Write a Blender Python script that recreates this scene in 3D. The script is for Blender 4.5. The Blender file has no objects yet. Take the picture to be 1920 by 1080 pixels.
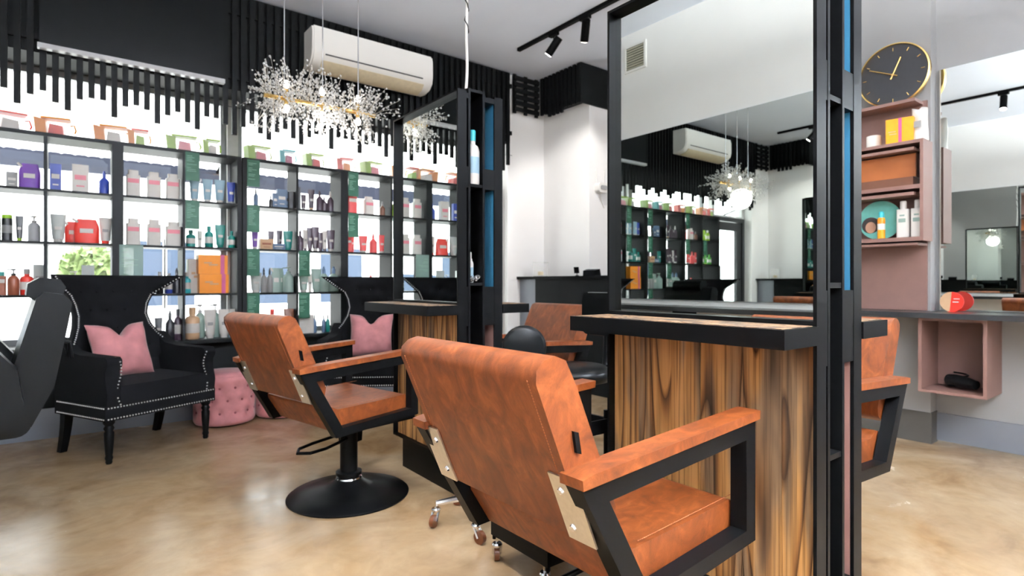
import bpy, bmesh, math, random
from mathutils import Vector, Matrix
random.seed(7)
R = math.radians
scene = bpy.context.scene
COL = scene.collection

# ------------------------------------------------------------------ camera, sky, exposure
cam_d = bpy.data.cameras.new('camera'); cam = bpy.data.objects.new('camera', cam_d); COL.objects.link(cam)
cam.location = (0, 0, 1.04); cam.rotation_euler = (R(90), 0, -R(37.70))
cam_d.sensor_width = 36; cam_d.lens = 36*1060/1920; cam_d.shift_y = -10/1920
cam_d.clip_start = .02; cam_d.clip_end = 200
cam_d.dof.use_dof = True; cam_d.dof.focus_distance = 1.45; cam_d.dof.aperture_fstop = 4.5
scene.camera = cam
vs = scene.view_settings
vs.view_transform = 'Standard'; vs.look = 'None'; vs.gamma = 1; vs.use_curve_mapping = False
vs.exposure = 0.93
w = bpy.data.worlds.new('sky'); scene.world = w; w.use_nodes = True
bg = w.node_tree.nodes['Background']
bg.inputs[0].default_value = (.93, .97, 1, 1); bg.inputs[1].default_value = 5.0
scene.cycles.max_bounces = 9; scene.cycles.glossy_bounces = 6; scene.cycles.transparent_max_bounces = 16
scene.cycles.sample_clamp_indirect = 6

def sun(name, loc, rot, e, col=(1, .96, .9), ang=1.0):
    l = bpy.data.lights.new(name, 'SUN'); l.energy = e; l.color = col; l.angle = R(ang)
    o = bpy.data.objects.new(name, l); COL.objects.link(o); o.location = loc; o.rotation_euler = rot
    return o
sun('sun', (3, 12, 9), (R(-38), R(12), 0), 9.0)

# ------------------------------------------------------------------ materials
def srgb(r, g, b):
    f = lambda c: (c/255/12.92) if c/255 <= .04045 else ((c/255+.055)/1.055)**2.4
    return (f(r), f(g), f(b), 1)
MATS = {}
def new_mat(name):
    m = bpy.data.materials.new(name); m.use_nodes = True
    nt = m.node_tree; nt.nodes.clear()
    out = nt.nodes.new('ShaderNodeOutputMaterial')
    MATS[name] = m
    return m, nt, out
def node(nt, typ, **kw):
    n = nt.nodes.new(typ)
    for k, v in kw.items():
        if k.startswith('i_'):
            key = k[2:]
            n.inputs[int(key) if key.isdigit() else key.replace('_', ' ')].default_value = v
        else: setattr(n, k, v)
    return n
def ramp(nt, stops, interp='LINEAR'):
    r = nt.nodes.new('ShaderNodeValToRGB'); e = r.color_ramp; e.interpolation = interp
    while len(e.elements) > 1: e.elements.remove(e.elements[-1])
    e.elements[0].position = stops[0][0]; e.elements[0].color = stops[0][1]
    for p, c in stops[1:]:
        x = e.elements.new(p); x.color = c
    return r
def mat(name, col, rough=.5, metal=0, var=.06, nscale=30, bump=0, spec=.5, sheen=0, coat=0):
    """plain surface: principled with a little procedural noise in colour and relief"""
    if name in MATS: return MATS[name]
    m, nt, out = new_mat(name)
    p = node(nt, 'ShaderNodeBsdfPrincipled', i_Roughness=rough, i_Metallic=metal)
    p.inputs['Specular IOR Level'].default_value = spec
    if sheen:
        p.inputs['Sheen Weight'].default_value = sheen; p.inputs['Sheen Roughness'].default_value = .4
    if coat: p.inputs['Coat Weight'].default_value = coat
    tc = node(nt, 'ShaderNodeTexCoord')
    n = node(nt, 'ShaderNodeTexNoise', i_Scale=nscale, i_Detail=3.0)
    nt.links.new(tc.outputs['Object'], n.inputs['Vector'])
    a = tuple(max(0, c*(1-var)) for c in col[:3])+(1,); b = tuple(min(1, c*(1+var)) for c in col[:3])+(1,)
    r = ramp(nt, [(.3, a), (.7, b)])
    nt.links.new(n.outputs['Fac'], r.inputs['Fac']); nt.links.new(r.outputs['Color'], p.inputs['Base Color'])
    if bump:
        bp = node(nt, 'ShaderNodeBump', i_Strength=bump, i_Distance=.01)
        nt.links.new(n.outputs['Fac'], bp.inputs['Height']); nt.links.new(bp.outputs['Normal'], p.inputs['Normal'])
    nt.links.new(p.outputs[0], out.inputs[0])
    return m
def emat(name, col, strength):
    if name in MATS: return MATS[name]
    m, nt, out = new_mat(name)
    e = node(nt, 'ShaderNodeEmission', i_Color=col, i_Strength=strength); nt.links.new(e.outputs[0], out.inputs[0])
    return m
def clear(name, col, alpha, rough=.05):
    """thin clear sheet: mostly transparent, partly a tinted glossy/diffuse film"""
    if name in MATS: return MATS[name]
    m, nt, out = new_mat(name)
    t = node(nt, 'ShaderNodeBsdfTransparent', i_Color=(1, 1, 1, 1))
    p = node(nt, 'ShaderNodeBsdfPrincipled', i_Base_Color=col, i_Roughness=rough)
    mx = node(nt, 'ShaderNodeMixShader', i_0=alpha)
    nt.links.new(t.outputs[0], mx.inputs[1]); nt.links.new(p.outputs[0], mx.inputs[2]); nt.links.new(mx.outputs[0], out.inputs[0])
    return m

def floor_mat():
    m, nt, out = new_mat('floor')
    p = node(nt, 'ShaderNodeBsdfPrincipled'); p.inputs['Specular IOR Level'].default_value = .45
    tc = node(nt, 'ShaderNodeTexCoord')
    n0 = node(nt, 'ShaderNodeTexNoise', i_Scale=1.1, i_Detail=4.0, i_Distortion=1.6)
    n1 = node(nt, 'ShaderNodeTexNoise', i_Scale=2.4, i_Detail=9.0, i_Roughness=.6, i_Distortion=1.1)
    n2 = node(nt, 'ShaderNodeTexNoise', i_Scale=14, i_Detail=6.0, i_Distortion=.6)
    for n in (n0, n1, n2): nt.links.new(tc.outputs['Object'], n.inputs['Vector'])
    r1 = ramp(nt, [(.30, srgb(126, 99, 72)), (.45, srgb(154, 128, 97)), (.58, srgb(170, 147, 116)), (.75, srgb(186, 166, 138))])
    nt.links.new(n1.outputs['Fac'], r1.inputs['Fac'])
    r0 = ramp(nt, [(.35, srgb(150, 118, 80)), (.65, srgb(176, 157, 132))])
    nt.links.new(n0.outputs['Fac'], r0.inputs['Fac'])
    mx = node(nt, 'ShaderNodeMixRGB', blend_type='MIX', i_0=.42); nt.links.new(r1.outputs[0], mx.inputs[1]); nt.links.new(r0.outputs[0], mx.inputs[2])
    r2 = ramp(nt, [(.35, (.86, .86, .86, 1)), (.6, (1, 1, 1, 1))]); nt.links.new(n2.outputs['Fac'], r2.inputs['Fac'])
    m2 = node(nt, 'ShaderNodeMixRGB', blend_type='MULTIPLY', i_0=.7); nt.links.new(mx.outputs[0], m2.inputs[1]); nt.links.new(r2.outputs[0], m2.inputs[2])
    nt.links.new(m2.outputs[0], p.inputs['Base Color'])
    rr = ramp(nt, [(.3, (.17,)*3+(1,)), (.7, (.28,)*3+(1,))]); nt.links.new(n1.outputs['Fac'], rr.inputs['Fac']); nt.links.new(rr.outputs[0], p.inputs['Roughness'])
    nt.links.new(p.outputs[0], out.inputs[0]); return m
FLOOR = floor_mat()

def leather_mat():
    m, nt, out = new_mat('brown_leather')
    p = node(nt, 'ShaderNodeBsdfPrincipled', i_Roughness=.46); p.inputs['Specular IOR Level'].default_value = .4
    tc = node(nt, 'ShaderNodeTexCoord')
    mp = node(nt, 'ShaderNodeMapping'); mp.inputs['Rotation'].default_value = (.6, .4, .7); mp.inputs['Scale'].default_value = (1.1, 1.7, .9)
    nt.links.new(tc.outputs['Object'], mp.inputs['Vector'])
    n1 = node(nt, 'ShaderNodeTexNoise', i_Scale=13, i_Detail=8.0, i_Roughness=.66, i_Distortion=.9); nt.links.new(mp.outputs[0], n1.inputs['Vector'])
    n2 = node(nt, 'ShaderNodeTexNoise', i_Scale=420, i_Detail=2.0); nt.links.new(tc.outputs['Object'], n2.inputs['Vector'])
    r = ramp(nt, [(.26, srgb(72, 33, 10)), (.42, srgb(98, 46, 15)), (.53, srgb(112, 55, 20)), (.63, srgb(128, 67, 29)), (.80, srgb(152, 90, 48))])
    nt.links.new(n1.outputs['Fac'], r.inputs['Fac']); nt.links.new(r.outputs[0], p.inputs['Base Color'])
    bp = node(nt, 'ShaderNodeBump', i_Strength=.12, i_Distance=.004); nt.links.new(n2.outputs['Fac'], bp.inputs['Height']); nt.links.new(bp.outputs[0], p.inputs['Normal'])
    nt.links.new(p.outputs[0], out.inputs[0]); return m
LEATHER = leather_mat()

def plank_mat():
    m, nt, out = new_mat('rustic_wood')
    p = node(nt, 'ShaderNodeBsdfPrincipled', i_Roughness=.62); p.inputs['Specular IOR Level'].default_value = .3
    tc = node(nt, 'ShaderNodeTexCoord'); oi = node(nt, 'ShaderNodeObjectInfo')
    off = node(nt, 'ShaderNodeMath', operation='MULTIPLY', i_1=37.0); nt.links.new(oi.outputs['Random'], off.inputs[0])
    cmb = node(nt, 'ShaderNodeCombineXYZ'); nt.links.new(off.outputs[0], cmb.inputs[1]); nt.links.new(off.outputs[0], cmb.inputs[2])
    add = node(nt, 'ShaderNodeVectorMath', operation='ADD'); nt.links.new(tc.outputs['Object'], add.inputs[0]); nt.links.new(cmb.outputs[0], add.inputs[1])
    mp = node(nt, 'ShaderNodeMapping'); mp.inputs['Scale'].default_value = (6, 5.5, .55); nt.links.new(add.outputs[0], mp.inputs['Vector'])
    n = node(nt, 'ShaderNodeTexNoise', i_Scale=1.0, i_Detail=1.2, i_Roughness=.35, i_Distortion=.25); nt.links.new(mp.outputs[0], n.inputs['Vector'])
    mu = node(nt, 'ShaderNodeMath', operation='MULTIPLY', i_1=12.0); nt.links.new(n.outputs['Fac'], mu.inputs[0])
    fr = node(nt, 'ShaderNodeMath', operation='FRACT'); nt.links.new(mu.outputs[0], fr.inputs[0])
    mp2 = node(nt, 'ShaderNodeMapping'); mp2.inputs['Scale'].default_value = (60, 130, 2.2); nt.links.new(add.outputs[0], mp2.inputs['Vector'])
    fine = node(nt, 'ShaderNodeTexNoise', i_Scale=1.0, i_Detail=4.0); nt.links.new(mp2.outputs[0], fine.inputs['Vector'])
    mp3 = node(nt, 'ShaderNodeMapping'); mp3.inputs['Scale'].default_value = (5, 11, 1.3); nt.links.new(add.outputs[0], mp3.inputs['Vector'])
    big = node(nt, 'ShaderNodeTexNoise', i_Scale=1.0, i_Detail=3.0, i_Distortion=.5); nt.links.new(mp3.outputs[0], big.inputs['Vector'])
    base = ramp(nt, [(.30, srgb(84, 68, 54)), (.42, srgb(140, 112, 84)), (.53, srgb(184, 136, 82)), (.64, srgb(200, 150, 94)), (.76, srgb(150, 134, 116))])
    nt.links.new(big.outputs['Fac'], base.inputs['Fac'])
    rings = ramp(nt, [(0, (.12, .09, .07, 1)), (.07, (.30, .23, .17, 1)), (.22, (.72, .64, .55, 1)), (.5, (1, 1, 1, 1)), (.92, (.92, .88, .82, 1)), (1, (.22, .17, .13, 1))])
    nt.links.new(fr.outputs[0], rings.inputs['Fac'])
    m1 = node(nt, 'ShaderNodeMixRGB', blend_type='MULTIPLY', i_0=1.0); nt.links.new(base.outputs[0], m1.inputs[1]); nt.links.new(rings.outputs[0], m1.inputs[2])
    fr2 = ramp(nt, [(.36, (.30, .26, .22, 1)), (.52, (1, 1, 1, 1))]); nt.links.new(fine.outputs['Fac'], fr2.inputs['Fac'])
    m2 = node(nt, 'ShaderNodeMixRGB', blend_type='MULTIPLY', i_0=.75); nt.links.new(m1.outputs[0], m2.inputs[1]); nt.links.new(fr2.outputs[0], m2.inputs[2])
    nt.links.new(m2.outputs[0], p.inputs['Base Color'])
    bp = node(nt, 'ShaderNodeBump', i_Strength=.35, i_Distance=.003); nt.links.new(rings.outputs[0], bp.inputs['Height']); nt.links.new(bp.outputs[0], p.inputs['Normal'])
    nt.links.new(p.outputs[0], out.inputs[0]); return m
WOOD = plank_mat()

WOOD2 = WOOD.copy(); WOOD2.name = 'rustic_wood_top'
for n_ in WOOD2.node_tree.nodes:
    if n_.type == 'VALTORGB' and len(n_.color_ramp.elements) == 5:
        for e_ in n_.color_ramp.elements:
            c_ = e_.color; g_ = sum(c_[:3])/3; e_.color = tuple(.55*(.7*x_+.3*g_) for x_ in c_[:3])+(1,)
def mirror_mat():
    m, nt, out = new_mat('mirror_glass')
    g = node(nt, 'ShaderNodeBsdfGlossy', i_Color=(.83, .87, .85, 1), i_Roughness=0.0); nt.links.new(g.outputs[0], out.inputs[0]); return m
MIRROR = mirror_mat()
def glass_mat():
    m, nt, out = new_mat('window_glass')
    t = node(nt, 'ShaderNodeBsdfTransparent', i_Color=(.96, .98, .98, 1)); g = node(nt, 'ShaderNodeBsdfGlossy', i_Roughness=0.0)
    lw = node(nt, 'ShaderNodeLayerWeight', i_Blend=.5); pw = node(nt, 'ShaderNodeMath', operation='POWER', i_1=4.0); f = node(nt, 'ShaderNodeMath', operation='MULTIPLY_ADD', i_1=.4, i_2=.03); mx = node(nt, 'ShaderNodeMixShader')
    nt.links.new(lw.outputs['Facing'], pw.inputs[0]); nt.links.new(pw.outputs[0], f.inputs[0]); nt.links.new(f.outputs[0], mx.inputs[0]); nt.links.new(t.outputs[0], mx.inputs[1]); nt.links.new(g.outputs[0], mx.inputs[2]); nt.links.new(mx.outputs[0], out.inputs[0]); return m
GLASS = glass_mat()
def awning_mat():
    m, nt, out = new_mat('awning_sheet')
    d = node(nt, 'ShaderNodeBsdfDiffuse', i_Color=(.85, .85, .85, 1)); t = node(nt, 'ShaderNodeBsdfTranslucent', i_Color=(.8, .8, .78, 1))
    mx = node(nt, 'ShaderNodeMixShader', i_0=.55); nt.links.new(d.outputs[0], mx.inputs[1]); nt.links.new(t.outputs[0], mx.inputs[2]); nt.links.new(mx.outputs[0], out.inputs[0]); return m
AWNING = awning_mat()

BLACK = mat('black_steel', (.0022, .0023, .0025, 1), .36, 0, .1, 60, spec=.06)
BLACKW = mat('black_paint', (.0045, .005, .0052, 1), .5, 0, .15, 20, .02, spec=.08)
BLKLEA = mat('black_leather', (.003, .0034, .0037, 1), .33, 0, .1, 200, .03, spec=.10)
VELVET = mat('black_velvet', (.0035, .0035, .004, 1), .9, 0, .3, 9, sheen=.012, spec=.06)
PINK = mat('pink_velvet', srgb(206, 138, 142), .8, 0, .16, 12, .05, sheen=.5, spec=.2)
CHROME = mat('chrome', (.75, .75, .76, 1), .16, 1, .03, 40)
STEEL = mat('brushed_steel', (.72, .69, .63, 1), .34, 1, .05, 90)
GOLD = mat('gold', (.83, .56, .20, 1), .25, 1, .05, 40)
WHITEP = mat('white_wall', srgb(238, 237, 236), .6, 0, .015, 3)
CEIL = mat('ceiling_paint', srgb(230, 237, 250), .7, 0, .02, 2)
GREYW = mat('grey_skirting', srgb(112, 116, 124), .45, 0, .05, 4)
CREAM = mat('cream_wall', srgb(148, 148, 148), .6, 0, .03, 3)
MAUVE = mat('mauve_board', srgb(120, 90, 82), .5, 0, .04, 12)
BENCH = mat('bench_top', (.02, .021, .022, 1), .28, 0, .2, 50)
ACW = mat('appliance_white', srgb(232, 230, 226), .35, 0, .01, 5)
BEAD = mat('crystal_bead', (.62, .62, .62, 1), .12, .1, .15, 60)
BULB = emat('bulb_glow', (1, .93, .82, 1), 6)
LENS = emat('lamp_lens', (1, .95, .88, 1), 14)
GREEN = mat('green_card', srgb(14, 82, 58), .5, 0, .06, 9)
PRINT = mat('pale_print', srgb(150, 190, 172), .6, 0, .02, 9)

# ------------------------------------------------------------------ mesh helpers
class B:
    def __init__(s): s.bm = bmesh.new()
    def box(s, x0, x1, y0, y1, z0, z1):
        v = [s.bm.verts.new(p) for p in ((x0,y0,z0),(x1,y0,z0),(x1,y1,z0),(x0,y1,z0),(x0,y0,z1),(x1,y0,z1),(x1,y1,z1),(x0,y1,z1))]
        for f in ((3,2,1,0),(4,5,6,7),(0,1,5,4),(1,2,6,5),(2,3,7,6),(3,0,4,7)): s.bm.faces.new([v[i] for i in f])
        return s
    def _m(s, axis, a, p, q):
        return (a, p, q) if axis == 'x' else (p, a, q) if axis == 'y' else (p, q, a)
    def prism(s, pts, axis, a, b):
        n = len(pts)
        A = [s.bm.verts.new(s._m(axis, a, *p)) for p in pts]; C = [s.bm.verts.new(s._m(axis, b, *p)) for p in pts]
        s.bm.faces.new(A); s.bm.faces.new(C[::-1])
        for i in range(n): s.bm.faces.new([A[i], C[i], C[(i+1) % n], A[(i+1) % n]])
        return s
    def ring(s, outer, inner, axis, a, b):
        n = len(outer); V = []
        for pl in (outer, inner):
            for d in (a, b): V.append([s.bm.verts.new(s._m(axis, d, *p)) for p in pl])
        oa, ob, ia, ib = V
        for i in range(n):
            j = (i+1) % n
            for q in ((oa[i],oa[j],ia[j],ia[i]), (ob[j],ob[i],ib[i],ib[j]), (oa[j],oa[i],ob[i],ob[j]), (ia[i],ia[j],ib[j],ib[i])): s.bm.faces.new(q)
        return s
    def lathe(s, prof, cx=0, cy=0, seg=20, sx=1, sy=1, ax=None):
        rows = []
        for r, z in prof:
            if r < 1e-6: rows.append([s.bm.verts.new((cx, cy, z))])
            else: rows.append([s.bm.verts.new((cx+sx*r*math.cos(2*math.pi*i/seg), cy+sy*r*math.sin(2*math.pi*i/seg), z)) for i in range(seg)])
        for a, b in zip(rows, rows[1:]):
            for i in range(seg):
                j = (i+1) % seg
                if len(a) == 1 and len(b) == 1: continue
                if len(a) == 1: s.bm.faces.new([a[0], b[j], b[i]])
                elif len(b) == 1: s.bm.faces.new([a[i], a[j], b[0]])
                else: s.bm.faces.new([a[i], a[j], b[j], b[i]])
        if len(rows[0]) > 1: s.bm.faces.new(rows[0][::-1])
        if len(rows[-1]) > 1: s.bm.faces.new(rows[-1])
        return s
    def tube(s, pts, r, seg=8, closed=False, rz=None):
        pts = [Vector(p) for p in pts]; n = len(pts); rows = []; up = Vector((0, 0, 1)); prev = None
        for i, p in enumerate(pts):
            if closed: t = pts[(i+1) % n]-pts[i-1]
            else: t = pts[min(i+1, n-1)]-pts[max(i-1, 0)]
            t.normalize()
            if prev is None:
                a = t.cross(up)
                if a.length < 1e-3: a = t.cross(Vector((1, 0, 0)))
            else: a = prev-t*prev.dot(t)
            a.normalize(); prev = a; b = t.cross(a)
            rr = r[i] if isinstance(r, (list, tuple)) else r
            rows.append([s.bm.verts.new(p+(a*math.cos(2*math.pi*k/seg)+b*math.sin(2*math.pi*k/seg))*rr) for k in range(seg)])
        rng = range(n if closed else n-1)
        for i in rng:
            A, C = rows[i], rows[(i+1) % n]
            for k in range(seg): s.bm.faces.new([A[k], A[(k+1) % seg], C[(k+1) % seg], C[k]])
        if not closed:
            s.bm.faces.new(rows[0][::-1]); s.bm.faces.new(rows[-1])
        return s
    def cyl(s, p, q, r, seg=16, r2=None):
        return s.tube([p, q], [r, r if r2 is None else r2], seg)
    def ball(s, c, r, u=8, v=5, sc=(1, 1, 1)):
        m = Matrix.Translation(c) @ Matrix.Diagonal((r*sc[0], r*sc[1], r*sc[2], 1))
        bmesh.ops.create_uvsphere(s.bm, u_segments=u, v_segments=v, radius=1, matrix=m); return s
    def ico(s, c, r, sub=1):
        bmesh.ops.create_icosphere(s.bm, subdivisions=sub, radius=r, matrix=Matrix.Translation(c)); return s
    def grid(s, f, nu, nv, cu=False):
        V = [[s.bm.verts.new(f(i/nu, j/nv)) for j in range(nv+1)] for i in range(nu if cu else nu+1)]
        for i in range(nu):
            for j in range(nv):
                a, b = V[i], V[(i+1) % len(V)]
                try: s.bm.faces.new([a[j], b[j], b[j+1], a[j+1]])
                except ValueError: pass
        return s
    def xf(s, m):
        bmesh.ops.transform(s.bm, matrix=m, verts=s.bm.verts); return s
    def bevel(s, w, seg=2, ang=25):
        ed = [e for e in s.bm.edges if len(e.link_faces) == 2 and e.calc_face_angle(0) > R(ang)]
        bmesh.ops.bevel(s.bm, geom=ed, offset=w, segments=seg, affect='EDGES', profile=.5, clamp_overlap=True); return s
    def mesh(s, name, smooth=35):
        bmesh.ops.recalc_face_normals(s.bm, faces=s.bm.faces)
        me = bpy.data.meshes.new(name); s.bm.to_mesh(me); s.bm.free()
        if smooth:
            for p in me.polygons: p.use_smooth = True
            me.set_sharp_from_angle(angle=R(smooth))
        return me
    def done(s, name, m, parent=None, smooth=35, loc=None):
        me = s.mesh(name, smooth); me.materials.append(m)
        return put(name, me, parent, loc)
def put(name, me, parent=None, loc=None):
    o = bpy.data.objects.new(name, me); COL.objects.link(o); o.parent = parent
    if loc: o.location = loc
    return o
def tag(o, label, cat, group=None, kind=None):
    o['label'] = label; o['category'] = cat
    if group: o['group'] = group
    if kind: o['kind'] = kind
    return o
def thing(name, label, cat, loc=(0, 0, 0), rz=0, group=None):
    o = bpy.data.objects.new(name, None); COL.objects.link(o); o.location = loc; o.rotation_euler = (0, 0, R(rz)); o.empty_display_size = .1
    return tag(o, label, cat, group)
def struct(o): o['kind'] = 'structure'; return o
def stuff(o): o['kind'] = 'stuff'; return o
def dup(root, loc, rz, label):
    r = root.copy(); COL.objects.link(r); r.location = loc; r.rotation_euler = (0, 0, R(rz)); r['label'] = label
    for ch in list(root.children):
        c = ch.copy(); COL.objects.link(c); c.parent = r
        for g in ch.children:
            d = g.copy(); COL.objects.link(d); d.parent = c
    return r
def inset(poly, d):
    """inset a convex polygon given as list of 2D points by d (float or one per edge)"""
    n = len(poly); area = sum(poly[i][0]*poly[(i+1) % n][1]-poly[(i+1) % n][0]*poly[i][1] for i in range(n))
    sg = 1 if area > 0 else -1; L = []
    for i in range(n):
        a, b = Vector(poly[i]), Vector(poly[(i+1) % n]); t = (b-a).normalized(); nn = Vector((-t.y, t.x))*sg
        dd = d[i] if isinstance(d, (list, tuple)) else d
        L.append((a+nn*dd, t))
    out = []
    for i in range(n):
        p, t = L[i-1]; q, u = L[i]; c = t.x*u.y-t.y*u.x; k = ((q.x-p.x)*u.y-(q.y-p.y)*u.x)/c
        out.append((p.x+t.x*k, p.y+t.y*k))
    return out
def rrect(x0, x1, y0, y1, r, n=4):
    P = []
    for cx, cy, a in ((x1-r, y1-r, 0), (x0+r, y1-r, 90), (x0+r, y0+r, 180), (x1-r, y0+r, 270)):
        for k in range(n+1):
            t = R(a+90*k/n); P.append((cx+r*math.cos(t), cy+r*math.sin(t)))
    return P

# ------------------------------------------------------------------ the room
XL, XR, YW, YB, ZC = -1.0, 4.48, 4.89, -3.2, 3.27
struct(B().box(XL-.15, XR+.2, YB-.15, YW+.35, -.1, 0).done('floor', FLOOR))
struct(B().box(XL-.15, XR+.2, YB-.15, YW+.35, ZC, ZC+.12).done('ceiling', CEIL))
wl = struct(B().box(XL-.15, XL, YB, YW+.3, 0, ZC).done('wall_left', WHITEP))
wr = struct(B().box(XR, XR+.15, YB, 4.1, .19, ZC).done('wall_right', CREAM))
struct(B().box(XL-.15, XR+.15, YB-.15, YB, 0, ZC).done('wall_back', WHITEP))
# pier on the right wall that carries the shelf unit
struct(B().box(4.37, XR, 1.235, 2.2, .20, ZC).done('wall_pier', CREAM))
struct(B().box(4.362, XR, 1.228, 2.21, 0, .20).bevel(.003).done('baseboard_pier', mat('dark_skirting', srgb(70, 68, 64), .5, 0, .06, 6)))
struct(B().box(4.465, XR+.15, YB, 4.1, .012, .19).bevel(.003).done('baseboard_right', GREYW))
# corner column beside the door
struct(B().box(4.17, XR+.15, 4.1, YW+.3, 0, ZC).bevel(.004).done('wall_column', WHITEP))
# window wall: plinth, sill ledge, header
pl = struct(B().box(XL, 2.79, YW, YW+.25, 0, .585).done('wall_window', BLACKW))
struct(B().box(XL, 2.79, YW-.012, YW, 0, .2).bevel(.003).done('baseboard_window', mat('skirting_blue_grey', srgb(128, 134, 146), .22, 0, .05, 4)))
struct(B().box(XL, 2.79, 4.775, YW+.27, .585, .61).bevel(.003).done('trim_1', BLACKW))
struct(B().box(XL, 3.66, 4.77, YW+.25, 2.53, ZC).done('wall_header', BLACKW))
struct(B().box(3.66, 4.17, YW-.08, YW+.2, 0, ZC).done('wall_door_side', WHITEP))
# windows between mullions
for n, (a, b) in enumerate(((XL, .98), (1.06, 2.79))):
    f = struct(B().ring([(a, .61), (b, .61), (b, 2.53), (a, 2.53)], [(a+.04, .65), (b-.04, .65), (b-.04, 2.49), (a+.04, 2.49)], 'y', 5.10, 5.16).done('window_%d' % (n+1), mat('window_frame_grey', srgb(120, 122, 124), .45)))
    B().box(a+.04, b-.04, 5.125, 5.131, .65, 2.49).done('pane', GLASS, f)
struct(B().box(.98, 1.06, 5.05, 5.18, .585, 2.53).done('trim_2', mat('mullion_pale', srgb(180, 180, 180), .5)))
# glazed entry door with transom
DF = mat('door_frame_dark', srgb(38, 40, 43), .4)
door = struct(B().ring([(2.79, 0), (3.66, 0), (3.66, 2.06), (2.79, 2.06)], [(2.85, .0), (3.60, .0), (3.60, 2.0), (2.85, 2.0)], 'y', 4.93, 5.03).done('door_1', DF))
B().ring([(2.86, .02), (3.59, .02), (3.59, 1.99), (2.86, 1.99)], [(2.98, .30), (3.46, .30), (3.46, 1.86), (2.98, 1.86)], 'y', 4.95, 5.0).done('door_leaf', DF, door)
B().box(2.98, 3.46, 4.972, 4.978, .30, 1.86).done('pane', GLASS, door)
B().tube([(2.91, 4.90, .9), (2.91, 4.90, 1.3)], .012, 8).done('door_handle', CHROME, door)
f = struct(B().ring([(2.79, 2.06), (3.66, 2.06), (3.66, 2.53), (2.79, 2.53)], [(2.84, 2.09), (3.61, 2.09), (3.61, 2.50), (2.84, 2.50)], 'y', 4.95, 5.03).done('window_3', mat('transom_white', srgb(205, 205, 205), .5)))
B().box(2.84, 3.61, 4.985, 4.99, 2.09, 2.50).done('pane', GLASS, f)
# left wall fittings (seen in the station mirrors)
lm = thing('wall_mirror', 'large frameless wall mirror above the bench along the left wall', 'mirror', (XL, 1.9, .9))
B().box(0, .02, -2.6, 2.3, 0, 1.43).done('glass', MIRROR, lm, 0)
lb = thing('wall_bench', 'long black bench top fixed below the left wall mirror', 'bench', (XL, 1.9, 0))
B().box(0, .30, -2.6, 2.2, .82, .855).bevel(.003).done('top', BENCH, lb)
for y in (-2.4, -.8, .8, 2.1): B().box(0, .26, y-.02, y+.02, .45, .82).done('bracket', BLACK, lb)
vg = thing('vent_grille', 'white louvred vent grille high on the left wall', 'vent', (XL, 3.3, 3.04))
B().ring([(-.12, -.12), (.12, -.12), (.12, .12), (-.12, .12)], [(-.10, -.10), (.10, -.10), (.10, .10), (-.10, .10)], 'x', 0, .015).done('frame', ACW, vg)
VD = mat('vent_beige', srgb(170, 168, 150), .6)
B().box(0, .004, -.1, .1, -.1, .1).done('backing', mat('vent_dark', srgb(90, 90, 80), .7), vg)
for k in range(9): B().box(.003, .012, -.1, .1, -.094+k*.022, -.082+k*.022).done('louvre', VD, vg)

# ------------------------------------------------------------------ street outside
ROAD = mat('pavement', srgb(222, 220, 216), .8, 0, .1, 3)
struct(B().box(-14, 22, YW+.35, 16, -.3, -.12).done('ground_street', ROAD))
ab = thing('building', 'pale rendered shop building across the street with blue-grey windows', 'building', (2, 15.5, 0))
B().box(-16, 16, 0, 1, -.12, 7).done('wall', mat('render_pale', srgb(235, 233, 230), .8), ab)
BW = mat('shop_glass', srgb(66, 76, 92), .3, spec=.1)
for x0, x1 in ((-9.5, -8.2), (-6.0, -4.8), (-.95, -.38), (-.30, .28), (1.7, 2.6), (3.3, 4.5), (6.2, 7.6), (9.2, 10.6), (12.2, 13.6)):
    w_ = B().box(x0, x1, -.05, 0, .5, 2.0).done('window', BW, ab); B().ring([(x0-.06, .44), (x1+.06, .44), (x1+.06, 2.06), (x0-.06, 2.06)], [(x0, .5), (x1, .5), (x1, 2.0), (x0, 2.0)], 'y', -.08, 0).done('frame', ACW, w_)
# parked car
car = thing('car', 'silver parked car seen through the window shelves', 'car', (-2.6, 11.5, -.12))
CARP = mat('car_silver', srgb(190, 193, 198), .25, .6)
def car_sec(u, v):
    prof = [(-2.1,.35,.62),(-2.05,.3,.85),(-1.2,.28,.95),(-.7,.28,1.38),(.55,.28,1.42),(1.25,.28,.98),(2.0,.3,.82),(2.12,.35,.55)]
    i = min(int(u*7), 6); t = u*7-i; a, b = prof[i], prof[i+1]; x = a[0]+(b[0]-a[0])*t; z0 = a[1]+(b[1]-a[1])*t; z1 = a[2]+(b[2]-a[2])*t
    an = 2*math.pi*v; c, s_ = math.cos(an), math.sin(an)
    return (x, .82*math.copysign(abs(c)**.4, c)*(1-.16*max(0, s_)*(z1-.8 if z1 > .8 else 0)*2), (z0+z1)/2+(z1-z0)/2*math.copysign(abs(s_)**.5, s_))
B().grid(car_sec, 28, 20).done('body', CARP, car, 50)
for s_ in (-1, 1): B().prism([(-1.05, .98), (-.66, 1.32), (.5, 1.35), (1.0, 1.0)], 'y', s_*.70, s_*.81).done('window', BW, car)
for x in (-1.35, 1.35):
    for s_ in (-1, 1): B().cyl((x, s_*.62, .31), (x, s_*.84, .31), .31, 20).bevel(.02).done('wheel', mat('tyre', (.02, .02, .02, 1), .8), car)
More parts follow.
